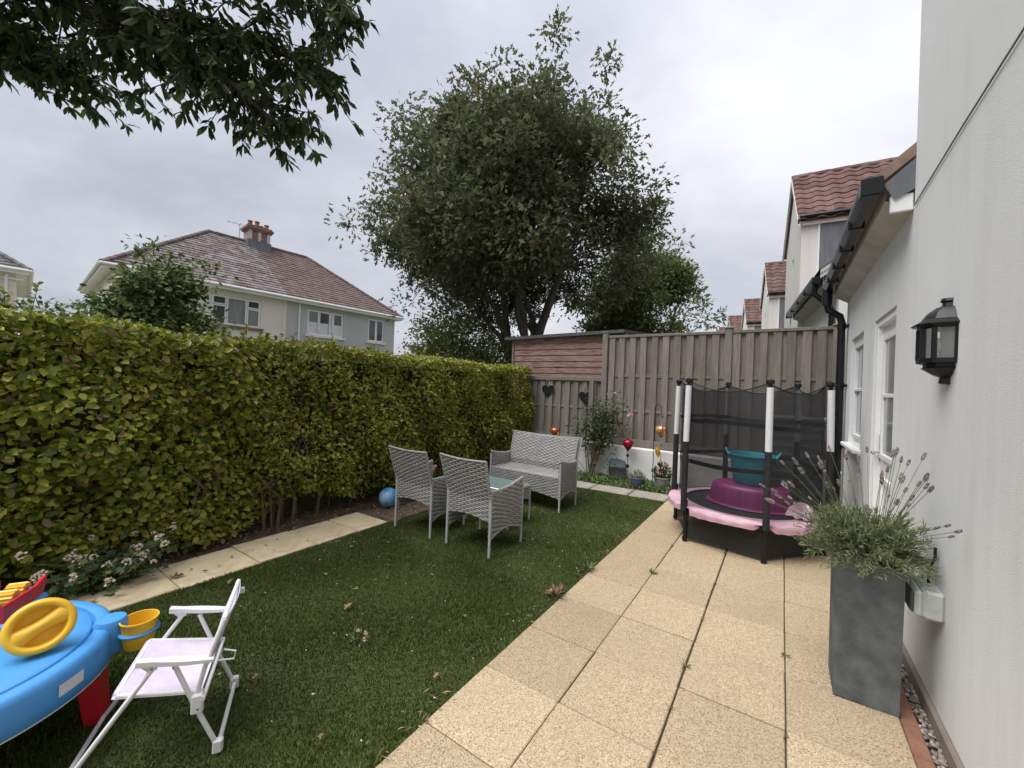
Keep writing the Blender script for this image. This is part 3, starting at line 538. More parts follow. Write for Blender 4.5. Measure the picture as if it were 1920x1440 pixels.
# ================================================================== NEIGHBOURING TERRACE
def pantile_mesh(w_, l_, name='roof_tile'):
    b = MB(); n = 6; vs = []
    for (y, lift) in ((0, .018), (l_, 0)):
        for i in range(n + 1):
            u = i / n; vs.append((u * w_, y, lift + .022 * math.sin(2 * PI * u)))
    for i in range(n + 1): u = i / n; vs.append((u * w_, 0, -.012 + .022 * math.sin(2 * PI * u)))
    fs = [(i, i + 1, n + 2 + i, n + 1 + i) for i in range(n)] + [(2 * n + 2 + i, 2 * n + 3 + i, i + 1, i) for i in range(n)]
    b.add(vs, fs); return b
def gable_house(label, loc, rz, first=False, ze=5.16, zr=6.55, wd=2.42, ln=4.2):
    h_ = thing('terraced_house', label, 'house', loc, rz, 'terraced houses with red tiled gables beyond the fence')
    b = MB(); z0 = -.3 - loc[2]
    b.wall(lambda u, z, d: (d, u, z), 0, wd, z0, ze, [(1.05, 1.27, 4.35, 4.62)], .12)
    b.add([(0, 0, ze), (0, wd, ze), (0, wd / 2, zr)], [(0, 1, 2)]).add([(0, 0, z0), (ln, 0, z0), (ln, 0, ze), (0, 0, ze)], [(0, 1, 2, 3)]).add([(0, wd, z0), (ln, wd, z0), (ln, wd, ze), (0, wd, ze)], [(3, 2, 1, 0)])
    b.add([(ln, 0, z0), (ln, wd, z0), (ln, wd, ze), (ln, wd / 2, zr), (ln, 0, ze)], [(0, 1, 2, 3, 4)])
    b.build('wall', m_render_n, h_, smooth=False)
    MB().box((.115, 1.16, 4.485), (.02, .2, .25)).build('window', m_glassd, h_, smooth=False)
    MB().box((-.05, 1.16, 3.3), (.10, .18, .04), .01).build('vent_hood', m_sill, h_)
    MB().box((2.2, -.012, 4.28), (3.8, .02, 1.36)).build('dark_cladding', m_lead, h_, smooth=False)
    MB().box((ln / 2, -.03, 5.04), (ln, .05, .15), .004).build('fascia', m_upvc, h_); MB().box((.285, -.016, 4.28), (.03, .03, 1.36)).build('trim', m_upvc, h_)
    gm = MB().tube([(-.05, -.11, 5.13), (ln, -.11, 5.13)], .055, 8).build('gutter', m_black, h_)
    # roof
    sl = math.hypot(wd / 2 + .1, zr - ze + .115); ang = math.atan2(zr - ze + .115, wd / 2 + .1); rf = MB()
    rf.add([(-.08, -.10, ze - .12), (ln, -.10, ze - .12), (ln, wd / 2, zr - .01), (-.08, wd / 2, zr - .01)], [(0, 1, 2, 3)]).add([(-.08, wd + .1, ze - .12), (ln, wd + .1, ze - .12), (ln, wd / 2, zr - .01), (-.08, wd / 2, zr - .01)], [(3, 2, 1, 0)])
    rf = rf.build('roof', m_mortar, h_, smooth=False)
    for s_ in (0, 1):                                   # barge boards on the gable
        ya, yb = (-.12, wd / 2) if s_ == 0 else (wd + .12, wd / 2)
        MB().add([(-.085, ya, ze - .20), (-.085, yb, zr - .10), (-.085, yb, zr + .02), (-.085, ya, ze - .08), (-.05, ya, ze - .20), (-.05, yb, zr - .10), (-.05, yb, zr + .02), (-.05, ya, ze - .08)], [(0, 1, 2, 3), (7, 6, 5, 4), (0, 4, 5, 1), (3, 2, 6, 7)]).build('barge_board', m_sill, rf, smooth=False)
    nr, nc = 9, 14; ex = sl / nr; tw = (ln + .08) / nc
    tb = pantile_mesh(tw, ex * 1.06); Mx = lambda i, j: Matrix.Translation((-.08 + i * tw, -.115, ze - .115)) @ Matrix.Rotation(ang, 4, 'X') @ Matrix.Translation((0, j * ex, .016))
    if first:
        me = tb.mesh('roof_tile'); me.materials.append(m_tile)
        for j in range(nr):
            for i in range(nc):
                o = mobj('roof_tile', me, None, rf); o.matrix_local = Mx(i, j) @ Matrix.Translation((0, random.uniform(-.008, .008), random.uniform(0, .006)))
    else:
        al = MB()
        for j in range(nr):
            for i in range(nc): al.add(tb.v, tb.f, Mx(i, j))
        o = al.build('roof_tiles', m_tile, rf); o['kind'] = 'stuff'
    rd = MB()
    for i in range(12): rd.lathe([(.085, 0), (.092, .30 if i < 11 else .33)], 8, (0, 0, 0), m=Matrix.Translation((-.08 + i * ln / 12, wd / 2, zr - .02)) @ Matrix.Rotation(R(90), 4, 'Y') @ Matrix.Scale((ln / 12) / .30, 4, (0, 0, 1)), cap=(True, True))
    rd.build('ridge_tiles', m_tile, rf)
    # single storey part on the near side
    b = MB().add([(.08, -3.0, z0), (.08, 0, z0), (.08, 0, 3.05), (.08, -3.0, 3.05)], [(0, 1, 2, 3)]).add([(.08, -3.0, z0), (3, -3.0, z0), (3, -3.0, 5.2), (.08, -3.0, 3.05)], [(3, 2, 1, 0)]); b.build('side_wall', m_render_n, h_, smooth=False)
    b = MB().add([(.08, -3.02, 2.98), (.08, 0, 2.98), (-.10, 0, 3.06), (-.10, -3.02, 3.06)], [(0, 1, 2, 3)]).add([(-.10, -3.02, 3.06), (-.10, 0, 3.06), (-.10, 0, 3.16), (-.10, -3.02, 3.16)], [(0, 1, 2, 3)])
    b.add([(-.14, -3.02, 3.14), (3, -3.02, 5.45), (3, -3.02, 5.58), (-.14, -3.02, 3.27)], [(0, 1, 2, 3)]); b.build('soffit', m_conc, h_, smooth=False)
    MB().add([(-.15, -3.03, 3.27), (3, -3.03, 5.58), (3, 0, 5.58), (-.15, 0, 3.27)], [(0, 1, 2, 3)]).add([(-.15, -3.03, 3.2), (3, -3.03, 5.50), (3, 0, 5.50), (-.15, 0, 3.2)], [(3, 2, 1, 0)]).build('lean_to_roof', m_tile, h_, smooth=False)
    gutter(h_, -.17, -3.0, -.05, 3.12, 5)
    MB().tube([(-.17, -2.85, 3.1), (-.17, -2.85, 2.95), (-.02, -2.85, 2.80), (.03, -2.85, 2.72), (.03, -2.85, z0)], .036, 10).build('downpipe', m_black, h_)
    return h_
gable_house('white gabled house just beyond the fence with dark cladding, nearest of the row', (.235, 10.0, 0), R(5.7), True)
for (x, y, a, lb) in ((-.47, 16.9, 7.5, 'second white gabled house of the row, red roof below the nearest gable'), (-1.56, 23.4, 9.5, 'third white gabled house of the row, half hidden behind the second'),
                      (-2.72, 28.25, 12.5, 'fourth white gabled house of the row, small above the fence post'), (-3.85, 33.1, 13.5, 'farthest gabled house of the row, only red roof tip showing')):
    gable_house(lb, (x, y, 0), R(a))

# ================================================================== HIPPED HOUSES BEYOND THE HEDGE
def tile_slope(b, p0, p1, q0, q1, nrow, tw):
    """tile courses on a planar quad: p0-p1 eaves, q0-q1 top edge"""
    p0, p1, q0, q1 = map(Vector, (p0, p1, q0, q1)); nrm = (p1 - p0).cross(q0 - p0).normalized()
    for j in range(nrow):
        a0, a1 = p0.lerp(q0, j / nrow), p1.lerp(q1, j / nrow); c0, c1 = p0.lerp(q0, min(1, (j + 1.1) / nrow)), p1.lerp(q1, min(1, (j + 1.1) / nrow)); n = max(2, int((a1 - a0).length / tw))
        for i in range(n):
            u0, u1 = i / n, (i + .985) / n; l0 = .035 + random.uniform(-.008, .01); k = nrm
            A, B, C, D_ = a0.lerp(a1, u0) + k * l0, a0.lerp(a1, u1) + k * l0, c0.lerp(c1, u1) + k * .008, c0.lerp(c1, u0) + k * .008; A2, B2 = A - k * .03, B - k * .03
            b.add([A, B, C, D_, A2, B2], [(0, 1, 2, 3), (4, 5, 1, 0)])
def win(parent, s0, s1, z0, z1, splits, mats, sill=True, ind=.0, sm=m_sill, opens=()):
    """window in a facade at local y=.32: outer frame, casements, panes"""
    def fr(b, a, c, z0_, z1_, wd, y, dp_):
        b.box(((a + c) / 2, y, z1_ - wd / 2), (c - a, dp_, wd)); b.box(((a + c) / 2, y, z0_ + wd / 2), (c - a, dp_, wd)); b.box((a + wd / 2, y, (z0_ + z1_) / 2), (wd, dp_ * .97, z1_ - z0_ - 2 * wd)); b.box((c - wd / 2, y, (z0_ + z1_) / 2), (wd, dp_ * .97, z1_ - z0_ - 2 * wd))
    b = MB(); fr(b, s0 + .005, s1 - .005, z0 + .005, z1 - .005, .055, .40, .08); w_ = b.build('window', m_upvc, parent)
    for (a, c, e0, e1), mt in zip(splits, mats):
        b = MB(); fr(b, s0 + a * (s1 - s0), s0 + c * (s1 - s0), z0 + e0 * (z1 - z0), z0 + e1 * (z1 - z0), .05, .385, .06); b.build('casement', m_upvc, w_)
        MB().box((s0 + (a + c) / 2 * (s1 - s0), .392, z0 + (e0 + e1) / 2 * (z1 - z0)), ((c - a) * (s1 - s0) - .08, .012, (e1 - e0) * (z1 - z0) - .08)).build('pane', mt, w_, smooth=False)
    if sill: MB().box(((s0 + s1) / 2, .30, z0 - .06), (s1 - s0 + .2, .16, .11), .01).build('sill', sm, w_)
    return w_
def hip_house(name, label, loc, rz, ln, dp_, ze, zr, hin, mwA, mwB, split, mtA, mtB, wins):
    h_ = thing(name, label, 'house', loc, rz); y0, y1 = .32, dp_ - .32; z0 = -.3
    def half(nm, a, b_, mt, wl, ends):
        b = MB().wall(lambda u, z, d: (u, y0 + d, z), a, b_, z0, ze - .06, [w_[:4] for w_ in wl], .12)
        b.add([(a, y1, z0), (b_, y1, z0), (b_, y1, ze - .06), (a, y1, ze - .06)], [(3, 2, 1, 0)])
        for e_ in ends: b.add([(e_, y0, z0), (e_, y1, z0), (e_, y1, ze - .06), (e_, y0, ze - .06)], [(0, 1, 2, 3)])
        b.build(nm, mt, h_, smooth=False)
    half('wall', .32, split, mwA, [w_ for w_ in wins if w_[0] < split], (.32,)); half('wall', split, ln - .32, mwB, [w_ for w_ in wins if w_[0] >= split], (ln - .32,))
    for w_ in wins: win(h_, *w_)
    MB().box((split - .06, y0 - .01, (ze + z0) / 2), (.14, .04, ze - z0 - .1)).build('pilaster', mwA, h_)
    b = MB()
    for (a, c) in (((0, 0), (ln, 0)), ((ln, 0), (ln, dp_)), ((ln, dp_), (0, dp_)), ((0, dp_), (0, 0))):
        a, c = Vector((*a, 0)), Vector((*c, 0)); m_ = (a + c) / 2; L_ = (c - a).length; ax = abs((c - a).x) > .1
        inn = (Vector((ln / 2, dp_ / 2, 0)) - m_).normalized() * .012
        b.box((m_.x + inn.x, m_.y + inn.y, ze - .07), (L_ if ax else .024, .024 if ax else L_ - .06, .15))
    b.add([(0.03, 0.03, ze - .12), (ln - .03, .03, ze - .12), (ln - .03, dp_ - .03, ze - .12), (.03, dp_ - .03, ze - .12)], [(0, 1, 2, 3)]); b.build('fascia', m_upvc, h_)
    b = MB().tube([(-.05, -.05, ze), (ln + .05, -.05, ze)], .055, 8).tube([(ln + .05, -.05, ze - .004), (ln + .05, dp_, ze - .004)], .055, 8).tube([(-.05, -.05, ze - .004), (-.05, dp_, ze - .004)], .055, 8); b.build('gutter', m_upvc, h_)
    ry = dp_ / 2; r0, r1 = (hin, ry, zr), (ln - hin, ry, zr); E_ = [(0, 0, ze), (ln, 0, ze), (ln, dp_, ze), (0, dp_, ze)]
    rb = MB().add(E_ + [r0, r1], [(0, 1, 5, 4), (1, 2, 5), (2, 3, 4, 5), (3, 0, 4)]).build('roof', mtA, h_, smooth=False)
    sm = (split, 0, ze); st = (split - .35, ry, zr)
    for nm, args, mt in (('roof_tiles', ((0, 0, ze), sm, r0, st), mtA), ('roof_tiles', (sm, (ln, 0, ze), st, r1), mtB), ('roof_tiles', ((ln, 0, ze), (ln, dp_, ze), r1, r1), mtB), ('roof_tiles', ((0, dp_, ze), (0, 0, ze), r0, r0), mtA)):
        t_ = MB(); tile_slope(t_, *args, 22, .24); o = t_.build(nm, mt, rb, smooth=False); o['kind'] = 'stuff'
    b = MB()
    for a, c in ((r0, r1), ((0, 0, ze), r0), ((ln, 0, ze), r1)):
        a, c = Vector(a), Vector(c); n = int((c - a).length / .33)
        for i in range(n): p, q = a.lerp(c, i / n), a.lerp(c, (i + 1.08) / n); b.tube([p + Vector((0, 0, .03)), q + Vector((0, 0, .03))], [.10, .085], 7)
    b.build('ridge_tiles', mtB, rb); return h_
dirF = math.atan2(.997, .076)
SD = hip_house('semi_detached_house', 'hip roofed pair of houses beyond the hedge, cream half and grey half', (-19.682, 3.168, 0), dirF, 12.47, 8.0, 5.2, 8.4, 3.9, m_cream, m_grey_r, 6.15, m_tile_a, m_tile_b, [
    (3.25, 5.1, 3.60, 4.84, [(.02, .29, .03, .66), (.02, .29, .68, .97), (.30, .70, .03, .97), (.71, .98, .03, .66), (.71, .98, .68, .97)], [m_glassd, m_glassd, m_glassl, m_glassl, m_glassd], True, 0, m_mortar),
    (7.15, 9.0, 3.62, 4.87, [(.02, .31, .03, .97), (.32, .62, .03, .97), (.63, .70, .03, .97), (.71, .98, .03, .97)], [m_glassl, m_glassd, m_glassd, m_glassd]),
    (10.45, 11.45, 3.64, 4.92, [(.03, .50, .03, .97), (.52, .97, .03, .97)], [m_glassd, m_glassd])])
for (a, c) in ((7.2, 7.68), (7.78, 8.25), (8.48, 8.93)):           # half drawn white blinds behind the grey half's window
    MB().box(((a + c) / 2, .383, 3.98), (c - a - .06, .008, .56)).build('blind', m_blind, SD, smooth=False)
MB().tube([(6.75, .28, 5.1), (6.75, .28, -.3)], .04, 8).build('downpipe', m_upvc, SD)
ch = MB().box((6.0, 4.0, 8.32), (1.0, .75, 1.5)).box((6.0, 4.0, 9.04), (1.16, .90, .09)).box((6.0, 4.0, 9.13), (1.26, 1.0, .11)).box((6.0, 4.0, 9.22), (1.14, .88, .09)).build('chimney', m_brickch, SD, smooth=False)
MB().box((6.0, 4.0, 8.1), (1.10, .86, .8)).build('flashing', m_lead, ch, smooth=False)
for i in range(9):
    for xq, wq in ((5.58, .16 if i % 2 else .10), (6.0, .10 if i % 2 else .16), (6.42, .16 if i % 2 else .10)): MB().box((xq, 3.614, 8.50 + .062 * i), (wq, .02, .042)).build('quoin_brick', m_sill, ch, smooth=False)
for (x, y, h__) in ((5.6, 3.8, .34), (5.9, 3.75, .38), (6.2, 4.1, .30), (6.38, 3.85, .36), (5.75, 4.2, .26)): MB().lathe([(.13, 9.24), (.10, 9.28), (.095, 9.24 + h__ * .6), (.125, 9.24 + h__ * .65), (.12, 9.24 + h__ * .75)], 12, (x, y, 0)).build('chimney_pot', m_terra, ch)
MB().tube([(5.2, 4.0, 8.3), (5.2, 4.0, 9.25)], .022, 6).tube([(4.6, 3.9, 9.15), (5.35, 4.05, 9.25)], .014, 6).tube([(4.7, 3.75, 9.17), (4.7, 4.1, 9.17)], .01, 5).tube([(4.95, 3.75, 9.2), (4.95, 4.15, 9.2)], .01, 5).tube([(5.2, 3.7, 9.23), (5.2, 4.3, 9.23)], .012, 5).build('aerial', m_steel, SD)
LH = hip_house('detached_house', 'cream house corner with grey hipped roof at the far left edge', (-24.36, -10.55, 0), dirF, 12.5, 8.0, 5.05, 7.9, 3.6, m_cream, m_cream, 6.2, m_tile_c, m_tile_c, [])
MB().tube([(11.95, .27, 4.85), (11.95, .27, -.3)], .05, 8).box((12.1, .26, 4.72), (.5, .06, .06)).build('downpipe', m_upvc, LH)

# ================================================================== BACK WALL, FENCE, SHED
tag(MB().box((-1.95, 6.79, .10), (6.1, .22, .78), .012).build('garden_wall', m_white_wall), 'low white painted retaining wall under the timber fence', 'wall')
FN = thing('timber_fence', 'tall weathered hit and miss timber fence on the white wall', 'fence', (0, 6.86, .49))
def board_mesh(h_, w_=.098, t=.018):
    b = MB(); b.box((0, 0, h_ / 2), (w_, t, h_), .003); return b.mesh('board')
def fence_panel(parent, xa, xb, ztop, pitch=.178, rails=(.06, .62, 1.22, 1.9)):
    n = int((xb - xa) / pitch + .5); p = (xb - xa) / n; mf = board_mesh(ztop - .06, .104); mf.materials.append(m_board); mr = board_mesh(ztop - .06, .115); mr.materials.append(m_board_r)
    for i in range(n):
        o = mobj('board', mf, None, parent); o.location = (xa + p * (i + .32) + random.uniform(-.004, .004), -.012, .02 + random.uniform(-.008, .006)); o.rotation_euler = (0, random.uniform(-.004, .004), random.uniform(-.03, .03))
        o = mobj('board', mr, None, parent); o.location = (xa + p * (i + .82) + random.uniform(-.004, .004), .022, .02); o.rotation_euler = (0, random.uniform(-.004, .004), random.uniform(-.02, .02))
    for z in rails:
        if z < ztop - .1: MB().box(((xa + xb) / 2, .0045, z), (xb - xa, .013, .045), .003).build('rail', m_board_r, parent)
    MB().box(((xa + xb) / 2, .01, ztop - .02), (xb - xa, .085, .045), .004).build('capping', m_board, parent)
fence_panel(FN, -2.60, -.745, 1.94); fence_panel(FN, -.645, .555, 1.945)
for x, h_ in ((-2.665, 1.99), (-.695, 1.975), (.60, 1.95)):
    p = MB().box((x, .01, h_ / 2), (.10, .10, h_), .006).build('post', m_post, FN); MB().box((x, .01, h_ + .012), (.125, .125, .024), .006).build('post_cap', m_post, p)
MB().box((-1.02, .0, .07), (3.15, .06, .11), .004).build('gravel_board', m_board_r, FN)
FS = thing('short_fence_panel', 'lower weathered fence panel hung with two black hearts, beside the hedge', 'fence', (0, 6.88, .49))
fence_panel(FS, -4.55, -2.745, 1.17, .182, (.06, .62, 1.08)); MB().box((-3.65, -.03, 1.15), (1.86, .03, .07), .004).build('top_rail', m_board_r, FS); MB().box((-2.90, -.045, .58), (.09, .03, 1.14), .004).build('batten', m_board, FS)
# shed behind
SH = thing('garden_shed', 'garden shed with flaking red planks and felt roof behind the short fence', 'shed', (0, 7.15, 0))
me = MB().box((0, 0, .058), (2.5, .02, .135), .004, Matrix.Rotation(R(-7), 4, 'X')).mesh('plank'); me.materials.append(m_flaky)
for i in range(17):
    o = mobj('plank', me, None, SH); o.location = (-3.62, 0, .42 + .122 * i)
b = MB().box((-3.62, .8, 1.2), (2.46, 1.5, 2.55)); b.build('shed_body', m_flaky, SH, smooth=False)
MB().box((-4.885, .0, 1.3), (.045, .06, 2.4), .004).build('corner_post', m_post, SH)
MB().add([(-5.05, -.12, 2.455), (-2.4, -.12, 2.505), (-2.4, 1.7, 2.66), (-5.05, 1.7, 2.61), (-5.05, -.12, 2.52), (-2.4, -.12, 2.565), (-2.4, 1.7, 2.72), (-5.05, 1.7, 2.67)], [(3, 2, 1, 0), (4, 5, 6, 7), (0, 1, 5, 4), (1, 2, 6, 5), (2, 3, 7, 6), (3, 0, 4, 7)]).build('roof', m_felt, SH, smooth=False)

# hearts hung on the short fence
def heart(label, x, z):
    t = thing('slate_heart', label, 'ornament', (x, 6.843, z), 0, 'black hearts on the short fence'); pts = []
    for i in range(28):
        a = 2 * PI * i / 28; hx_ = 16 * math.sin(a) ** 3; hy = 13 * math.cos(a) - 5 * math.cos(2 * a) - 2 * math.cos(3 * a) - math.cos(4 * a); pts.append((hx_ * .0082, hy * .0086))
    MB().prism(pts, -.006, .006, Matrix.Rotation(R(90), 4, 'X')).build('heart_plate', m_slate, t, ang=30)
    for s_ in (-1, 1): MB().tube([(s_ * .055, -.002, .095), (0, -.002, .245)], .0035, 6).build('string', m_rope, t)
    MB().tube([(0, .02, .245), (0, -.012, .245)], .005, 6).build('nail', m_steel, t); return t
heart('black slate heart on string nearest the hedge', -3.82, 1.40); heart('black slate heart on string nearest the tall fence, partly hidden by a batten', -3.02, 1.30)

# ================================================================== HEDGE
HG = thing('hedge', 'tall clipped evergreen hedge along the left side of the garden', 'hedge', (0, 0, 0))
def hface(y, z):   # face position x of the clipped front
    return -4.22 + .07 * np.sin(y * 2.1 + 1.3 * np.sin(z * 3)) + .05 * np.sin(y * 5.3 + z * 4.1) + .03 * np.sin(y * 11 + z * 7) - .16 * np.clip((.55 - z) / .6, 0, 1)
def hbot(y): return -.03 + .07 * np.sin(y * 1.7 + 1) + .32 * np.exp(-((y - 2.35) / .42) ** 2) + .10 * np.exp(-((y - 3.3) / .5) ** 2)
def htop(y): return 1.775 + .025 * np.sin(y * 3.1) + .02 * np.sin(y * 7.7 + 1)
def hedge():
    Ps, Ds, Ns, Ls = [], [], [], []
    ya, yb = -1.6, 6.8
    n = 46000; y = ya + (yb - ya) * rng.uniform(0, 1, n); z = rng.uniform(-.12, 1.82, n); keep = z > hbot(y) - rng.exponential(.03, n); y, z = y[keep], z[keep]; n = len(y)
    hole = np.sin(y * 4.3 + 2.1 * np.sin(z * 3.3)) * np.sin(z * 6.1 + 1.7 * np.sin(y * 2.9)); k = rng.uniform(0, 1, n) > np.clip((hole - .5) * 1.5, 0, .7); y, z = y[k], z[k]; n = len(y)
    dpt = rng.exponential(.055, n) - .05; x = hface(y, z) - dpt - .10 * np.clip(hole[k] - .3, 0, 1)
    Ps.append(np.stack([x, y, z], 1)); d = np.stack([rng.normal(.55, .55, n), rng.normal(0, .75, n), rng.normal(-.15, .6, n)], 1); Ds.append(d); Ns.append(np.stack([rng.normal(.75, .4, n), rng.normal(0, .4, n), rng.normal(.75, .4, n)], 1)); Ls.append((.030 + .046 * rng.uniform(0, 1, n) ** 1.3) * np.where(y < 1.7, 1.12, .92))
    n = 16000; y = ya + (yb - ya) * rng.uniform(0, 1, n); u = rng.uniform(0, 1, n); x = -4.16 - 1.05 * u + .02 * rng.normal(size=n); z = htop(y) + .05 - rng.exponential(.035, n) - .05 * np.exp(-(u / .07)) + .015 * np.sin(x * 9)
    Ps.append(np.stack([x, y, z], 1)); Ds.append(np.stack([rng.normal(.15, .7, n), rng.normal(0, .7, n), rng.normal(.45, .45, n)], 1)); Ns.append(np.stack([rng.normal(.3, .5, n), rng.normal(0, .5, n), rng.normal(.8, .3, n)], 1)); Ls.append(rng.uniform(.04, .062, n))
    n = 5000; y = ya + (yb - ya) * rng.uniform(0, 1, n); z = rng.uniform(.05, 1.85, n); x = -5.25 + rng.normal(0, .04, n)
    Ps.append(np.stack([x, y, z], 1)); Ds.append(np.stack([rng.normal(-.6, .5, n), rng.normal(0, .7, n), rng.normal(0, .6, n)], 1)); Ns.append(rdir(n)); Ls.append(rng.uniform(.05, .07, n))
    n = 1500; x = rng.uniform(-5.2, -4.2, n); z = rng.uniform(.1, 1.85, n); y = 6.8 + rng.normal(0, .03, n)
    Ps.append(np.stack([x, y, z], 1)); Ds.append(rdir(n) + [0, .5, 0]); Ns.append(rdir(n)); Ls.append(rng.uniform(.04, .06, n))
    # young shoots standing out of the clipped top
    sb = MB()
    for i in range(70):
        if i < 46: yy = rng.uniform(1.5, 3.7); xx = rng.uniform(-4.9, -4.25)
        else: yy = rng.uniform(-.8, 6.5); xx = rng.uniform(-5.0, -4.25)
        hh = rng.uniform(.06, .19); 
        if i == 69: yy, xx, hh = .36, -4.7, .34
        if i == 68: yy, xx, hh = .28, -4.6, .24
        base = np.array([xx, yy, htop(yy)]); lean = np.array([rng.normal(0, .12), rng.normal(0, .12), 1]); sb.tube([base - [0, 0, .15], base + lean * hh], [.0035, .0018], 5); nn = int(6 + hh * 60)
        tt = rng.uniform(.1, 1.0, nn); P = base + lean * (hh * tt)[:, None]; a = rng.uniform(0, 2 * PI, nn)
        Ps.append(P); Ds.append(np.stack([np.cos(a), np.sin(a), np.full(nn, .75)], 1)); Ns.append(np.stack([-np.cos(a), -np.sin(a), np.full(nn, .9)], 1)); Ls.append(rng.uniform(.035, .055, nn))
    sb.build('shoots', m_stem, HG)['kind'] = 'stuff'
    P, D_, N_, L_ = map(np.concatenate, (Ps, Ds, Ns, Ls)); W_ = L_ * rng.uniform(.56, .72, len(L_))
    dist = np.linalg.norm(P - [0, 0, 1.47], axis=1); vis = (P[:, 0] > -4.26) & (P[:, 1] > .35) & (P[:, 2] < 1.8); score = np.where(vis, L_ / dist, 0); big = np.argsort(-score)[:300]; m_ = np.ones(len(P), bool); m_[big] = False
    leaf_objects('leaf', m_hedge, P[big], D_[big], N_[big], L_[big], W_[big], OVAL, HG)
    leaves('foliage', m_hedge, P[m_], D_[m_], N_[m_], L_[m_], W_[m_], OVAL, HG, 'stuff')
    # inner mass of twigs and old leaves
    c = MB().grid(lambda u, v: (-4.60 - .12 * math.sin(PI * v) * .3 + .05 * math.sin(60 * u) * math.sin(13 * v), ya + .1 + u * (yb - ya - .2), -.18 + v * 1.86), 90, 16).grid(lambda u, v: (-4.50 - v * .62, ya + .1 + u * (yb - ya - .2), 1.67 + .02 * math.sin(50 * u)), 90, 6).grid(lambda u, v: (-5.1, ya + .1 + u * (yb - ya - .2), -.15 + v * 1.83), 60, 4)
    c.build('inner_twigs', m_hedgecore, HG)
    # stems
    for i in range(34):
        yy = ya + .3 + (yb - ya - .5) * (i + random.uniform(.2, .8)) / 34
        if i % 5 == 0: yy = 2.25 + random.uniform(-.35, .35)
        x0_ = random.uniform(-4.62, -4.42); b = MB(); r0 = random.uniform(.011, .022); top = random.uniform(1.2, 1.7); q = [(x0_, yy, gz(x0_) - .08)]
        for k in range(1, 6): q.append((x0_ + random.uniform(-.06, .11) + .02 * k, yy + random.uniform(-.05, .05) * k, -.1 + top * k / 5))
        b.tube(q, [r0 * (1 - .13 * k) for k in range(6)], 7)
        for k in range(3):
            p = Vector(q[1 + k]); e_ = p + Vector((random.uniform(.05, .28), random.uniform(-.3, .3), random.uniform(.15, .5))); b.tube([p, p.lerp(e_, .5) + Vector((.02, random.uniform(-.03, .03), 0)), e_], [r0 * .6, r0 * .45, r0 * .25], 6)
        b.build('stem', m_twig, HG)
hedge()

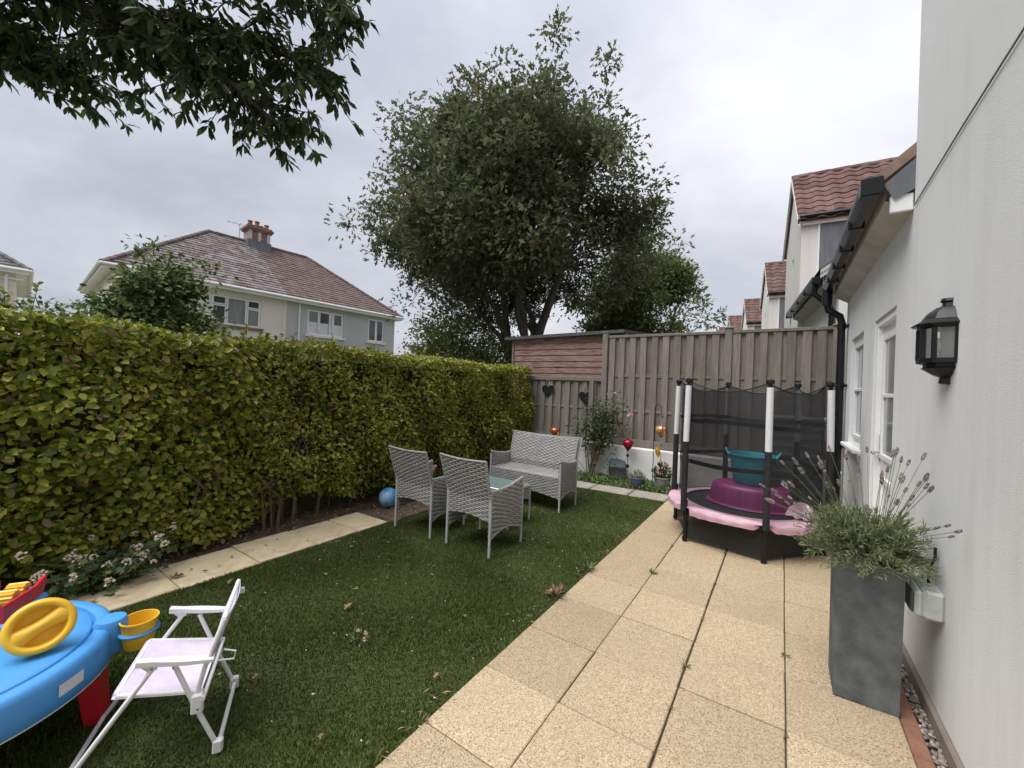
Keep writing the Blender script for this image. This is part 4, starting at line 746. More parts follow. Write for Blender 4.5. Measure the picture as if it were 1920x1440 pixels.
# ================================================================== TREES
def branch_pts(a, b_, k=5, wob=.1):
    a, b_ = Vector(a), Vector(b_); L_ = (b_ - a).length; pts = []
    for i in range(k + 1):
        u = i / k; p = a.lerp(b_, u) + Vector((0, 0, .12 * L_ * math.sin(PI * u)))
        if 0 < i < k: p += Vector((random.uniform(-1, 1), random.uniform(-1, 1), random.uniform(-1, 1))) * wob * L_ * .3
        pts.append(p)
    return pts
def tree(name, label, cat, base, ctr, rad, nclump, per, leafL, mat, trunk_r, nlimb=9, fork=.45, tpl=LOBE, clump_r=.5, seed=1, group=None, shoots=60, hollow=None, shape=None, wfac=.55, lobes=0):
    """base, crown centre and radii in world metres; leaves sit in clumps through the crown's volume"""
    random.seed(seed); g = np.random.default_rng(seed); t = thing(name, label, cat, base, 0, group); B = np.array(base); C = np.array(ctr) - B; rad = np.array(rad)
    d = unit(g.normal(size=(nclump * 3, 3))); rr = g.uniform(.10, 1, len(d)) ** (1 / 2.0); rr = rr * blob_noise(d, 6, .10, seed)
    c = C + d * rad * rr[:, None]
    if lobes:                                            # boughs: clumps gather into separate rounded masses
        ld = unit(g.normal(size=(lobes, 3)) + [0, 0, .1]); lc = C + ld * rad * g.uniform(.45, .80, (lobes, 1)); lr = g.uniform(.20, .34, lobes) * rad.mean(); li = g.integers(0, lobes, len(d)); c2 = lc[li] + d * (lr[li] * g.uniform(.25, 1, len(d)) ** .5)[:, None] * [1, 1, .8]; k2 = g.uniform(0, 1, len(d)) < .85; c = np.where(k2[:, None], c2, c)
    if shape is not None: c = c[shape(c + B, g)]
    c = c[:nclump]; n = len(c)
    b = MB(); top = Vector((C[0] * fork, C[1] * fork, max(.5, (C[2] - rad[2]) * .95))); b.tube([(0, 0, -.35), (top.x * .25, top.y * .2, top.z * .4), (top.x * .6, top.y * .6, top.z * .75), top], [trunk_r * 1.25, trunk_r * 1.02, trunk_r * .92, trunk_r * .8], 12)
    nodes = []
    for i in range(nlimb):
        a = 2 * PI * i / nlimb + random.uniform(-.3, .3); e_ = Vector(C) + Vector((math.cos(a) * rad[0] * random.uniform(.35, .75), math.sin(a) * rad[1] * random.uniform(.35, .75), random.uniform(-.55, .65) * rad[2])); st = top - Vector((0, 0, random.uniform(0, .45) * min(top.z, 1.5)))
        q = branch_pts(st, e_, 6, .14); r_ = trunk_r * random.uniform(.42, .62); b.tube(q, [r_ * (1 - .14 * k) for k in range(7)], 8); nodes += [(p, r_ * (1 - .14 * k)) for k, p in enumerate(q) if k >= 2]
    b.build('trunk', m_bark, t)
    nd = np.array([tuple(p) for p, _ in nodes]); tw = MB()
    for i in range(0, n, 1):
        k = int(np.argmin(((nd - c[i]) ** 2).sum(1))); p = Vector(nd[k]); e_ = Vector(c[i])
        if (e_ - p).length > .15 and i % 2 == 0: q = branch_pts(p, e_, 3, .12); r_ = min(nodes[k][1] * .5, .05 + .01 * random.random()); tw.tube(q, [r_, r_ * .7, r_ * .45, r_ * .25], 5, False)
    tw.build('twigs', m_bark, t)
    m_ = n * per; ci = np.repeat(np.arange(n), per); off = np.clip(g.normal(size=(m_, 3)), -1.6, 1.6) * clump_r * np.array([1, 1, .72]) * g.uniform(.55, 1.25, n)[ci][:, None]; P = c[ci] + off
    D_ = unit(off + g.normal(size=(m_, 3)) * .5 * clump_r) + g.normal(size=(m_, 3)) * .45 + [0, 0, -.15]; N_ = g.normal(size=(m_, 3)) * .55 + [0, 0, .9]
    Ps, Ds, Ns = [P], [D_], [N_]
    if shoots:                                           # leafy sprays that break the outline
        sd_ = unit(g.normal(size=(shoots, 3)) + [0, 0, .35]); ii = g.integers(0, n, shoots); oc = unit(c - C); far = np.argsort(-np.einsum('ij,ij->i', (c - C) / rad, oc))[:max(10, n // 2)]; sp = c[far[g.integers(0, len(far), shoots)]]; sd_ = unit(sp - C)
        if shape is not None: k_ = shape(sp + B, g); sp, sd_ = sp[k_], sd_[k_]
        st_ = MB()
        for p, q in zip(sp, sd_):
            ax = unit((q + np.array([0, 0, .55]) + g.normal(size=3) * .25)[None])[0]; ll = g.uniform(.35, 1.0) * clump_r * 1.6; kk = int(26 * ll / .8); u = g.uniform(0, 1, kk); st_.tube([tuple(p), tuple(p + ax * ll)], [.014, .005], 4, False); Ps.append(p + ax * (u * ll)[:, None] + g.normal(size=(kk, 3)) * .05 * (1.3 - u)[:, None]); Ds.append(ax + g.normal(size=(kk, 3)) * .75); Ns.append(g.normal(size=(kk, 3)) * .6 + [0, 0, .8])
        st_.build('shoots', m_bark, t)['kind'] = 'stuff'
    P, D_, N_ = map(np.concatenate, (Ps, Ds, Ns)); L_ = g.uniform(.75, 1.2, len(P)) * leafL
    leaves('crown', mat, P, D_, N_, L_, L_ * wfac, tpl, t); return t
def oak_shape(c, g):
    # hollow round the trunk low down so that sky shows between the limbs
    hx_ = np.hypot(c[:, 0] + 6.3, c[:, 1] - 10.2); keep = ~((hx_ < 2.7 - .55 * (c[:, 2] - 3)) & (c[:, 2] < 5.6)); return keep & (c[:, 2] > 2.6)
tree('oak_tree', 'big round evergreen oak behind the red shed', 'tree', (-6.15, 10.3, -.3), (-6.88, 9.8, 6.25), (4.4, 4.4, 4.0), 1050, 84, .17, m_oak, .21, 11, .35, LOBE, .30, 5, shoots=460, lobes=54, shape=oak_shape)
tree('leafy_tree', 'lighter green tree behind the oak, right of its trunk', 'tree', (-3.9, 15.5, -.3), (-4.5, 15.1, 4.6), (2.7, 2.6, 3.2), 380, 70, .18, m_lime, .16, 7, .4, LOBE, .28, 8, shoots=120, lobes=16)
tree('bushy_tree', 'small grey green tree over the hedge, left of the shed', 'tree', (-8.35, 8.55, -.3), (-8.25, 8.75, 2.2), (1.25, 1.3, 1.6), 200, 48, .11, m_lime, .07, 6, .5, RHOMB, .22, 11, shoots=60)
tree('young_tree', 'low light green shrub over the hedge end beside the shed', 'tree', (-6.6, 8.9, -.3), (-6.6, 8.85, 1.75), (1.0, .9, 1.05), 120, 48, .10, m_lime, .05, 5, .5, RHOMB, .2, 12, shoots=40)
tree('ivy_clad_tree', 'dark ivy covered tree stump shape above the hedge before the cream house', 'tree', (-10.3, 2.65, -.3), (-10.35, 2.62, 1.95), (1.15, 1.1, 2.05), 260, 62, .11, m_dk, .12, 6, .5, OVAL, .20, 14, shoots=60, lobes=10)
tree('feathery_shrub', 'feathery green shrub above the hedge left of the ivy clad tree', 'tree', (-11.9, 1.5, -.3), (-11.9, 1.36, 1.95), (.75, .70, 1.0), 85, 26, .11, m_dk, .06, 7, .5, RHOMB, .2, 15, shoots=70)

# sweet chestnut overhanging from the left: trunk beyond the hedge, outside the picture
def chestnut():
    random.seed(21); g = np.random.default_rng(21); base = Vector((-6.6, -1.9, -.3)); t = thing('sweet_chestnut_tree', 'dark long leaved chestnut branches overhanging the top left corner', 'tree', base); bz = np.array(base)
    b = MB(); fork = Vector((.25, .35, 3.9)); b.tube([(0, 0, -.1), (.05, .1, 1.5), (.12, .2, 2.8), fork], [.24, .2, .18, .165], 12); b.build('trunk', m_bark, t)
    # main limbs (world coordinates), then side shoots hanging from them
    limbs = [[(-6.0, -1.0, 4.6), (-5.4, .1, 5.1), (-4.6, 1.1, 5.45), (-3.9, 1.95, 5.25), (-3.6, 2.3, 5.0)], [(-6.1, -.9, 4.7), (-5.9, .1, 4.9), (-5.2, .95, 4.75), (-4.6, 1.5, 4.4), (-4.25, 1.85, 4.0)],
             [(-6.2, -1.0, 4.6), (-6.5, -.1, 4.75), (-6.5, .45, 4.75), (-6.2, .7, 4.55)], [(-5.9, -.8, 5.0), (-5.1, .4, 5.6), (-4.3, 1.5, 5.9), (-3.85, 2.05, 5.8)], [(-6.0, -.9, 4.8), (-5.6, .45, 5.1), (-5.2, 1.0, 4.9), (-4.5, 1.7, 4.85), (-3.95, 2.15, 4.55)]]
    bm = MB(); nodes = []
    for L_ in limbs:
        q = [fork] + [Vector(p) - base for p in L_]; r0 = .075; bm.tube(q, [r0 * (1 - .8 * i / (len(q) - 1)) for i in range(len(q))], 8)
        for a, c in zip(q[1:], q[2:]):
            for k in range(7): nodes.append((a.lerp(c, k / 7), (c - a).normalized()))
    Ps, Ds, Ns, Ls = [], [], [], []; tw = MB(); burr = []
    # lower outline of the foliage, as a curtain in world space: (x, y, z) the shoots may reach down to
    low = np.array([(-6.6, .30, 4.35), (-6.05, .70, 4.22), (-5.75, .9, 4.42), (-5.45, 1.1, 4.20), (-5.25, 1.23, 3.80), (-4.8, 1.5, 3.72), (-4.5, 1.75, 3.86), (-4.25, 1.92, 3.66), (-4.1, 2.0, 3.95), (-3.95, 2.1, 3.92), (-3.75, 2.25, 4.3), (-3.45, 2.45, 4.75), (-3.4, 2.5, 5.3)])
    def floor_z(p):
        dd = ((low[:, :2] - p[:2]) ** 2).sum(1); w_ = 1 / (dd + .02) ** 2; return (low[:, 2] * w_).sum() / w_.sum()
    for i in range(860):
        p, tg = random.choice(nodes); p = p.copy(); L_ = random.uniform(.28, .85); side = Vector((random.uniform(-1, 1), random.uniform(-1, 1), random.uniform(-.75, .45))); d = (tg * .7 + side).normalized()
        e_ = p + d * L_; mid = p.lerp(e_, .5) + Vector((0, 0, .05)); fz = floor_z(np.array(e_) + bz) - bz[2] + random.uniform(.04, .22)
        if e_.z < fz: e_.z = fz; mid.z = max(mid.z, fz)
        ew = e_ + base
        if (ew - Vector((0, 0, 1.47))).length < 2.6 or ew.y > -.675 * ew.x: continue
        tw.tube([p, mid, e_], [.008, .006, .003], 5, False); n = int(7 + L_ * 9)
        u = np.concatenate([g.uniform(.25, 1, n), np.full(5, 1.0)]); n = len(u); P = np.array([tuple(p.lerp(mid, min(1, 2 * x)).lerp(mid.lerp(e_, max(0, 2 * x - 1)), x)) for x in u]); a = g.uniform(0, 2 * PI, n)
        Ps.append(P); Ds.append(np.stack([np.cos(a) * .8, np.sin(a) * .8, g.normal(-.42, .35, n)], 1) + np.array(d) * .5); Ns.append(g.normal(size=(n, 3)) * .35 + [0, 0, 1]); Ls.append(g.uniform(.085, .17, n))
        if i % 16 == 0: burr.append(e_.copy())
    bm.build('branches', m_bark, t); tw.build('twigs', m_bark, t); bme = MB().lathe([(.004, -.028), (.022, -.018), (.03, 0), (.022, .018), (.004, .028)], 9).mesh('burr')
    for e_ in burr: mobj('burr', bme, m_burr, t, e_)
    P, D_, N_, L_ = map(np.concatenate, (Ps, Ds, Ns, Ls)); W_ = L_ * g.uniform(.27, .36, len(L_)); dist = np.linalg.norm(P + bz - [0, 0, 1.47], axis=1)
    big = np.argsort(-(L_ / dist))[:300]; k = np.ones(len(P), bool); k[big] = False
    leaf_objects('leaf', m_chest, P[big], D_[big], N_[big], L_[big], W_[big], LANCE, t); leaves('foliage', m_chest, P[k], D_[k], N_[k], L_[k], W_[k], LANCE, t, 'stuff')
chestnut(); random.seed(99)

# ================================================================== WOVEN FURNITURE
def weave(b, fn, W_, H_, rng_v=None, pv=.0195, st=.044, amp=.0068, fill=.88):
    """real interlaced strands: ribbons along u that pass over and under upright stakes"""
    nr = max(3, int(H_ / pv)); ns = max(2, int(W_ / st)); vs = []; fs = []
    for j in range(nr):
        v0, v1 = (j + .5 - fill / 2) / nr, (j + .5 + fill / 2) / nr; o = len(vs)
        for i in range(2 * ns + 1):
            u = i / (2 * ns); a = amp * (math.cos(PI * (i / 2.0 + j)) ) if i % 2 == 0 else 0.0
            p0, p1 = Vector(fn(u, v0)), Vector(fn(u, v1)); du = Vector(fn(min(1, u + .01), v0)) - Vector(fn(max(0, u - .01), v0)); n_ = du.cross(p1 - p0); n_ = n_.normalized() if n_.length > 1e-9 else Vector((0, 0, 1))
            mid = (p0 + p1) / 2 + n_ * (a + .0035); vs += [p0 + n_ * a, mid, p1 + n_ * a]
        for i in range(2 * ns):
            for k in (0, 1): fs.append((o + 3 * i + k, o + 3 * i + 3 + k, o + 3 * i + 4 + k, o + 3 * i + 1 + k))
    b.add(vs, fs)
def backing(b, fn, nu=10, nv=8, off=0): b.grid(lambda u, v: fn(u, v), nu, nv)
def rattan_seat(name, label, W_, D_, loc, rz, nchair=1):
    t = thing(name, label, 'armchair' if nchair == 1 else 'sofa', loc, rz, None); hw, hd = W_ / 2, D_ / 2; BT = .865
    def by(z): return -hd - (.0 if z < .5 else (z - .5) * .30)
    def bx_(u, z): return (u - .5) * (W_ + .03 * max(0, (z - .5)) / .36)
    bk = lambda u, v: (bx_(u, (z := (.30 + .04 * math.sin(PI * u)) * (1 - v) + (BT - .012 * math.sin(PI * u)) * v)), by(z) - .012 * math.sin(PI * u), z)
    B_ = MB(); weave(B_, bk, W_, .56); o = B_.build('backrest', m_rattan, t)
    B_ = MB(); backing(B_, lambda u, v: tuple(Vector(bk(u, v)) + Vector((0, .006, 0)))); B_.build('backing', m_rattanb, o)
    MB().tube([bk(i / 10, 1) for i in range(11)], .0095, 8).build('top_rail', m_rattan, o)
    for s_ in (0, 1): MB().tube([bk(s_, i / 8) for i in range(9)], .008, 8).build('side_rail', m_rattan, o)
    # inner face of the backrest
    ib = lambda u, v: ((u - .5) * (W_ - .05), by(.42 + v * (BT - .43)) + .03, .42 + v * (BT - .43)); B_ = MB(); weave(B_, lambda u, v: ib(1 - u, v), W_, .44); B_.build('inner_backrest', m_rattan, t)
    for s_ in (-1, 1):
        def side(u, v, s_=s_):
            y = -hd + u * D_; zb = .155 + .075 * math.sin(PI * u) * (1 - .3 * u); zt = .575 + .055 * u ** 1.6 - .012 * math.sin(PI * u); return (s_ * hw, y, zb * (1 - v) + zt * v)
        B_ = MB(); weave(B_, (lambda u, v: side(u, v)) if s_ > 0 else (lambda u, v: side(1 - u, v)), D_, .40); o = B_.build('arm', m_rattan, t)
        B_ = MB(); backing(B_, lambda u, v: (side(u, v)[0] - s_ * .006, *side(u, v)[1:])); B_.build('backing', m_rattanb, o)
        B_ = MB(); weave(B_, (lambda u, v: (side(1 - u, v)[0] - s_ * .022, *side(1 - u, v)[1:])) if s_ > 0 else (lambda u, v: (side(u, v)[0] - s_ * .022, *side(u, v)[1:])), D_, .40); B_.build('inner_side', m_rattan, o)
        MB().tube([Vector(side(i / 8, 1)) + Vector((-s_ * .010, 0, .004)) for i in range(9)], .013, 8).build('arm_rail', m_rattan, o)
        MB().tube([side(i / 8, 0) for i in range(9)], .007, 6).build('lower_rail', m_rattan, o)
        for y in (-hd, hd): MB().tube([(s_ * (hw - .004), y, 0), (s_ * (hw - .004), y, .60 if y > 0 else .56)], .0125, 10).build('leg', m_alu, t)
    fr = lambda u, v: ((u - .5) * (W_ - .02), hd, (.165 + .05 * math.sin(PI * u)) * (1 - v) + .425 * v); B_ = MB(); weave(B_, lambda u, v: fr(1 - u, v), W_, .26); o = B_.build('front_apron', m_rattan, t)
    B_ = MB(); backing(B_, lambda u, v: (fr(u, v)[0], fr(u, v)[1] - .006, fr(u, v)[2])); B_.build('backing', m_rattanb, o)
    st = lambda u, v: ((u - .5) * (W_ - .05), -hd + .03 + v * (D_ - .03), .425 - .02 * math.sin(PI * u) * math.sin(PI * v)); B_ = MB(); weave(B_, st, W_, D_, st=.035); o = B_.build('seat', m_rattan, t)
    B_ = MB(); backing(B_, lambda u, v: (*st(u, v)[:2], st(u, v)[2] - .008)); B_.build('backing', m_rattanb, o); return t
rattan_seat('rattan_armchair', 'grey rattan armchair next to the blue ball, back to the camera', .53, .50, (-3.10, 3.06, gz(-3.1)), 0)
rattan_seat('rattan_armchair', 'grey rattan armchair nearest the camera, standing alone on the turf', .53, .49, (-2.335, 3.035, gz(-2.335)), R(-1.5))
rattan_seat('rattan_sofa', 'two seat grey rattan sofa facing the armchairs across the table', 1.07, .46, (-2.725, 4.55, gz(-2.725)), PI, 2)
T = thing('coffee_table', 'low grey rattan table with frosted glass top between chairs and sofa', 'table', (-2.65, 3.68, gz(-2.65)))
for (x0_, y0_, x1_, y1_) in ((-.29, -.215, .29, -.215), (.29, -.215, .29, .215), (.29, .215, -.29, .215), (-.29, .215, -.29, -.215)):
    f_ = lambda u, v, q=(x0_, y0_, x1_, y1_): (q[0] + (q[2] - q[0]) * u, q[1] + (q[3] - q[1]) * u, (.235 + .035 * math.sin(PI * u)) * (1 - v) + .39 * v); B_ = MB(); weave(B_, f_, math.hypot(x1_ - x0_, y1_ - y0_), .15); o = B_.build('apron', m_rattan, T)
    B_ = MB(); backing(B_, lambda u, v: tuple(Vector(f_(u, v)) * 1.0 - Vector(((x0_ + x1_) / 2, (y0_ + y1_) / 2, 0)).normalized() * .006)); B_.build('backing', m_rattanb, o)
for sx in (-1, 1):
    for sy in (-1, 1): MB().tube([(sx * .29, sy * .215, 0), (sx * .29, sy * .215, .388)], .0125, 10).build('leg', m_alu, T)
MB().box((0, -.20, .396), (.60, .035, .014), .004).box((0, .20, .396), (.60, .035, .014), .004).box((-.283, 0, .396), (.034, .365, .013), .004).box((.283, 0, .396), (.034, .365, .013), .004).build('top_frame', m_rattan, T)
MB().box((0, 0, .408), (.585, .43, .006), .002).build('glass_top', m_tglass, T); MB().box((0, 0, .33), (.56, .41, .006)).build('shelf', m_alu, T, smooth=False)
tag(MB().lathe([(.12 * math.sin(PI * i / 20) + 1e-4, -.12 * math.cos(PI * i / 20)) for i in range(21)], 32).build('ball', m_ball, loc=(-4.10, 3.30, gz(-4.1) - .035 + .122)), 'blue and white marbled play ball on the soil by the hedge', 'ball')

# ================================================================== TRAMPOLINE
TC = Vector((-.312, 4.787, gz(-.31))); TR = .685; TA = [R(-11 + 60 * k) for k in range(6)]
TP = thing('trampoline', 'small netted trampoline with pink skirt and white topped poles on the patio', 'trampoline', TC)
pole = [Vector((TR * math.cos(a), TR * math.sin(a), 0)) for a in TA]
tops = [p * .985 for p in pole]
for p in pole:
    x, y = p.x, p.y; l = MB().tube([(x, y, 0), (x, y, .40)], .019, 12).build('leg', m_blacksteel, TP); MB().tube([(x, y, 0), (x, y, .03)], .024, 12).build('rubber_foot', m_black, l)
    u = p.normalized() * .0; q = Vector((x, y, 0)) + p.normalized() * .025
    MB().tube([(q.x, q.y, .30), (q.x, q.y, .62), (q.x * .997, q.y * .997, .985)], [.0285, .0285, .028], 12).build('lower_foam_sleeve', m_blackmat, TP)
    MB().tube([(q.x * .997, q.y * .997, .98), (q.x * .99, q.y * .99, 1.27), (q.x * .985, q.y * .985, 1.545)], [.0275, .0285, .0275], 12).build('upper_foam_sleeve', m_foamw, TP)
    MB().tube([(q.x * .985, q.y * .985, 1.54), (q.x * .98, q.y * .98, 1.60)], .016, 10).lathe([(.03, 1.575), (.034, 1.59), (.03, 1.612), (.012, 1.622)], 12, (q.x * .98, q.y * .98, 0)).build('pole_cap', m_black, TP)
def rim(a, r): return (r * math.cos(a), r * math.sin(a))
MB().lathe([(.60, .325), (.60, .33), (.001, .318)], 48, cap=(False, False)).build('jump_mat', m_blackmat, TP)
MB().tube([(*rim(2 * PI * i / 48, .665), .295) for i in range(49)], .019, 8).build('frame_ring', m_blacksteel, TP)
def skirt(u, v):
    a = 2 * PI * u; d = min(abs((a - t + PI) % (2 * PI) - PI) for t in TA); dip = max(0, 1 - d / .12)
    r = .535 + .180 * min(1, v / .62) - .02 * dip * v; z = .345 - .012 * v + .005 * math.sin(a * 31 + 2 * math.sin(a * 3)) * v
    if v > .62: q = (v - .62) / .38; r = .715 - .06 * dip - .008 * q + .004 * math.sin(a * 37) * q; z = .336 - (.056 - .05 * dip) * q - .008 * math.sin(a * 5) * q + .002 * math.sin(a * 41) * q
    return (r * math.cos(a), r * math.sin(a), z)
MB().grid(skirt, 216, 10).build('skirt', m_pink, TP)
MB().grid(lambda u, v: (.40 + .22 * u + .03 * math.sin(v * 7), -.30 + .16 * v + .02 * math.sin(u * 9), .36 + .13 * math.sin(PI * min(1, u * 1.05)) * (math.sin(PI * v) ** .7) + .012 * math.sin(u * 19 + v * 8)), 18, 12).build('skirt_flap', m_pink, TP)
for i in range(6):
    a, c = pole[i] * .955, pole[(i + 1) % 6] * .955; nm = ((a + c) / 2).normalized()
    def sag(u, z, dz, inn): p = a.lerp(c, u); k = math.sin(PI * u); return p - nm * inn * k + Vector((0, 0, z - dz * k))
    MB().grid(lambda u, v: tuple(sag(u, .35 + v * (1.575 - .35), .075 * v, -.02 + .03 * math.sin(PI * v) + .008 * math.sin(9 * u + 5 * v))), 14, 12).build('net_panel', m_netf if i in (3, 4, 5) else m_net, TP)
    MB().tube([sag(k / 10, 1.582, .085, -.02) for k in range(11)], .0055, 6).build('top_rope', m_black, TP)
    for z, dz in ((1.195, -.012 + .035 * (i % 2)), (.79, .03 if i % 2 else .015)):
        b = MB(); b.grid(lambda u, v: tuple(sag(u, z - .02 + .04 * v, dz, -.035)), 12, 1); b.grid(lambda u, v: tuple(sag(1 - u, z - .02 + .04 * v, dz, -.039)), 12, 1); b.build('net_strap', m_black, TP)
    a2, c2 = pole[i] * .97, pole[(i + 1) % 6] * .97
    MB().grid(lambda u, v: tuple(a2.lerp(c2, u) + nm * .02 * math.sin(PI * u) * v + Vector((0, 0, .02 + .29 * v + .035 * math.sin(PI * u) * (1 - v) * .3))), 10, 5).build('lower_net', m_net2, TP)
TB = thing('upturned_tub', 'purple oval plastic tub turned upside down on the trampoline', 'tub', (-.245, 4.83, TC.z + .329))
b = MB(); pf = [(1.10, 0), (1.12, .008), (1.08, .018), (1.0, .022), (.985, .06), (.955, .15), (.93, .185), (.88, .207), (.78, .218), (.4, .222), (.001, .222)]
b.lathe([(r * .345, z) for r, z in pf], 72, (0, 0, 0), 1.08, .80, cap=(True, False)); b.build('tub_shell', m_purple, TB, ang=60)
for i in range(14):
    a = 2 * PI * i / 14; p = lambda r, z: (r * .345 * math.cos(a) * 1.08, r * .345 * math.sin(a) * .80, z); MB().tube([p(1.0, .025), p(.975, .10), p(.945, .16), p(.915, .19)], .0055, 6).build('rib', m_purple, TB)
TG = thing('flexible_bucket', 'teal rubber trug with two handles on top of the purple tub', 'bucket', (-.235, 4.83, TC.z + .329 + .222))
MB().lathe([(.155, 0), (.165, .01), (.182, .12), (.202, .24), (.212, .29), (.222, .297), (.222, .305), (.206, .305), (.198, .27), (.172, .10), (.155, .02), (.001, .016)], 40, cap=(True, False)).build('bucket_shell', m_teal, TG, ang=50)
for s_ in (-1, 1): MB().tube([(s_ * .208, -.075, .29), (s_ * .232, -.06, .325), (s_ * .245, 0, .345), (s_ * .232, .06, .325), (s_ * .208, .075, .29)], .010, 8).build('handle', m_teal, TG)
SB = thing('storage_bin', 'dark ribbed plastic storage bin behind the trampoline by the downpipe', 'bin', (.17, 6.38, gz(.17)))
MB().box((0, 0, .57), (.56, .42, 1.14), .03).build('bin_body', m_bin, SB); 
for i in range(9): MB().box((0, -.213, .14 + .115 * i), (.52, .014, .05), .006).build('rib', m_bin, SB)
MB().box((0, -.01, 1.175), (.62, .48, .07), .02).build('lid', m_sockd, SB)

# ================================================================== PLANTER + LAVENDER
PL = thing('tall_planter', 'tall dark grey square planter holding lavender beside the house wall', 'planter', (.37, 2.655, gz(.37) + .002))
b = MB(); o1, i1, t1, i2 = .1185, .0, .1235, .099
def sq(h, z): return [(-h, -h, z), (h, -h, z), (h, h, z), (-h, h, z)]
b.add(sq(o1, 0) + sq(t1, .672) + sq(t1 - .004, .678) + sq(i2 + .003, .678) + sq(i2, .674) + sq(i2, .58), [(3, 2, 1, 0)] + [(k * 4 + j, k * 4 + (j + 1) % 4, k * 4 + 4 + (j + 1) % 4, k * 4 + 4 + j) for k in range(5) for j in range(4)])
b.build('pot', m_pot_g, PL, smooth=False); MB().grid(lambda u, v: ((u - .5) * .198, (v - .5) * .198, .60 + .012 * math.sin(u * 9) * math.sin(v * 11)), 8, 8).build('soil', m_soil, PL)
LV = thing('lavender_plant', 'lavender with faded purple flower heads growing in the tall planter', 'plant', (.37, 2.655, gz(.37) + .60))
def lavender():
    g = np.random.default_rng(4); st = MB(); Ps, Ds, Ns, Ls = [], [], [], []; heads = []
    for i in range(34):
        a = g.uniform(0, 2 * PI); r = g.uniform(.02, .08); b0 = np.array([r * np.cos(a) * .8, r * np.sin(a) * .8, 0]); e_ = b0 + np.array([np.cos(a) * g.uniform(.03, .10), np.sin(a) * g.uniform(.03, .10), g.uniform(.09, .16)]); st.tube([b0, (b0 + e_) / 2 + [0, 0, .01], e_], [.006, .005, .003], 5)
    st.build('woody_stems', m_twig, LV)
    tw = MB(); fs = MB()
    for i in range(380):
        a = g.uniform(0, 2 * PI); el = g.uniform(-.35, 1.25); d = np.array([np.cos(a) * np.cos(el), np.sin(a) * np.cos(el), np.sin(el)]); L_ = g.uniform(.14, .27) * (1 - .22 * max(0, el)); b0 = np.array([np.cos(a), np.sin(a), 0]) * .05 + [0, 0, .10]; e_ = b0 + d * L_ + [0, 0, .02]
        e_[0] = min(e_[0], .225 - .02 * g.random()); tw.tube([b0, (b0 + e_) / 2 + [0, 0, .02], e_], [.0018, .0016, .0012], 4, False); n = int(20 * L_ / .2); u = g.uniform(.3, 1, n); P = b0 + (e_ - b0) * u[:, None] + np.stack([np.zeros(n), np.zeros(n), .04 * np.sin(PI * u)], 1) * .5
        Ps.append(P); Ds.append(d + g.normal(size=(n, 3)) * .8 + [0, 0, .3]); Ns.append(g.normal(size=(n, 3))); Ls.append(g.uniform(.022, .045, n))
    for i in range(64):
        a = g.uniform(0, 2 * PI); el = g.uniform(.15, 1.35); d = unit(np.array([[np.cos(a) * np.cos(el) - .12, np.sin(a) * np.cos(el), np.sin(el)]]))[0]; L_ = g.uniform(.30, .47) + .05 * np.sin(el); b0 = np.array([np.cos(a), np.sin(a), 0]) * .05 + [0, 0, .12]; e_ = b0 + d * L_ + [0, 0, .03 * (1 - el)]
        if e_[0] > .215: e_[0] = .215 - .05 * g.random()
        fs.tube([b0 + (e_ - b0) * .3, b0 + (e_ - b0) * .65 + [0, 0, .012], e_], [.0014, .0012, .001], 4, False); heads.append((e_, unit((e_ - b0)[None])[0], g.uniform(.75, 1.25)))
    tw.build('green_stems', m_stem, LV); fs.build('flower_stalks', m_stem, LV); P, D_, N_, L_ = map(np.concatenate, (Ps, Ds, Ns, Ls)); leaves('foliage', m_lav, P, D_, N_, L_ * 1.1, L_ * .095, RHOMB, LV, 'stuff')
    hb = MB()
    for k in range(26):
        u = k / 26; a = k * 2.4; r = .0085 * (1 - .45 * abs(2 * u - .9)); z = -.012 + .042 * u + (.006 if u > .45 else 0); c = Vector((r * math.cos(a), r * math.sin(a), z)); s_ = .0052
        hb.lathe([(.0008, -s_), (s_ * .8, 0), (.0008, s_ * 1.5)], 4, c)
    me = hb.mesh('flower_head', False); me.materials.append(m_lavf)
    for p, d, s_ in heads:
        o = mobj('flower_head', me, None, LV); q = Vector(d).to_track_quat('Z', 'Y').to_matrix().to_4x4(); o.matrix_local = Matrix.Translation(p) @ q @ Matrix.Scale(s_ * .66, 4)
lavender()

# ================================================================== WATER TABLE TOY AND CHILD'S CHAIR
WT = thing('water_play_table', 'round blue plastic play table with red legs at the bottom left', 'play table', (-2.605, .03, gz(-2.6)))
MB().lathe([(.452, .262), (.474, .255), (.480, .262), (.478, .30), (.474, .365), (.466, .385), (.452, .393), (.420, .394), (.416, .391), (.414, .376), (.406, .376), (.404, .391), (.400, .394), (.36, .396), (.2, .398), (.001, .398)], 96, cap=(False, False)).build('tray', m_blue, WT, ang=50)
MB().tube([(.474 * math.cos(2 * PI * i / 72), .474 * math.sin(2 * PI * i / 72), .254) for i in range(73)], .0035, 6).build('rim_seam', m_sticker, WT)
for a in (70, 160, 250, 340):
    c, s_ = math.cos(R(a)), math.sin(R(a)); b = MB(); q = []
    for (r, wd, tk, z) in ((.44, .055, .030, 0), (.405, .075, .04, .30)): q += [(c * (r + dr) - s_ * dw, s_ * (r + dr) + c * dw, z) for dr, dw in ((-tk, -wd), (tk, -wd), (tk, wd), (-tk, wd))]
    b.add(q, [(3, 2, 1, 0), (4, 5, 6, 7)] + [(j, (j + 1) % 4, 4 + (j + 1) % 4, 4 + j) for j in range(4)]); b.build('leg', m_red, WT, smooth=False)
A_ = R(74); hx0, hy0 = .465 * math.cos(A_), .465 * math.sin(A_)
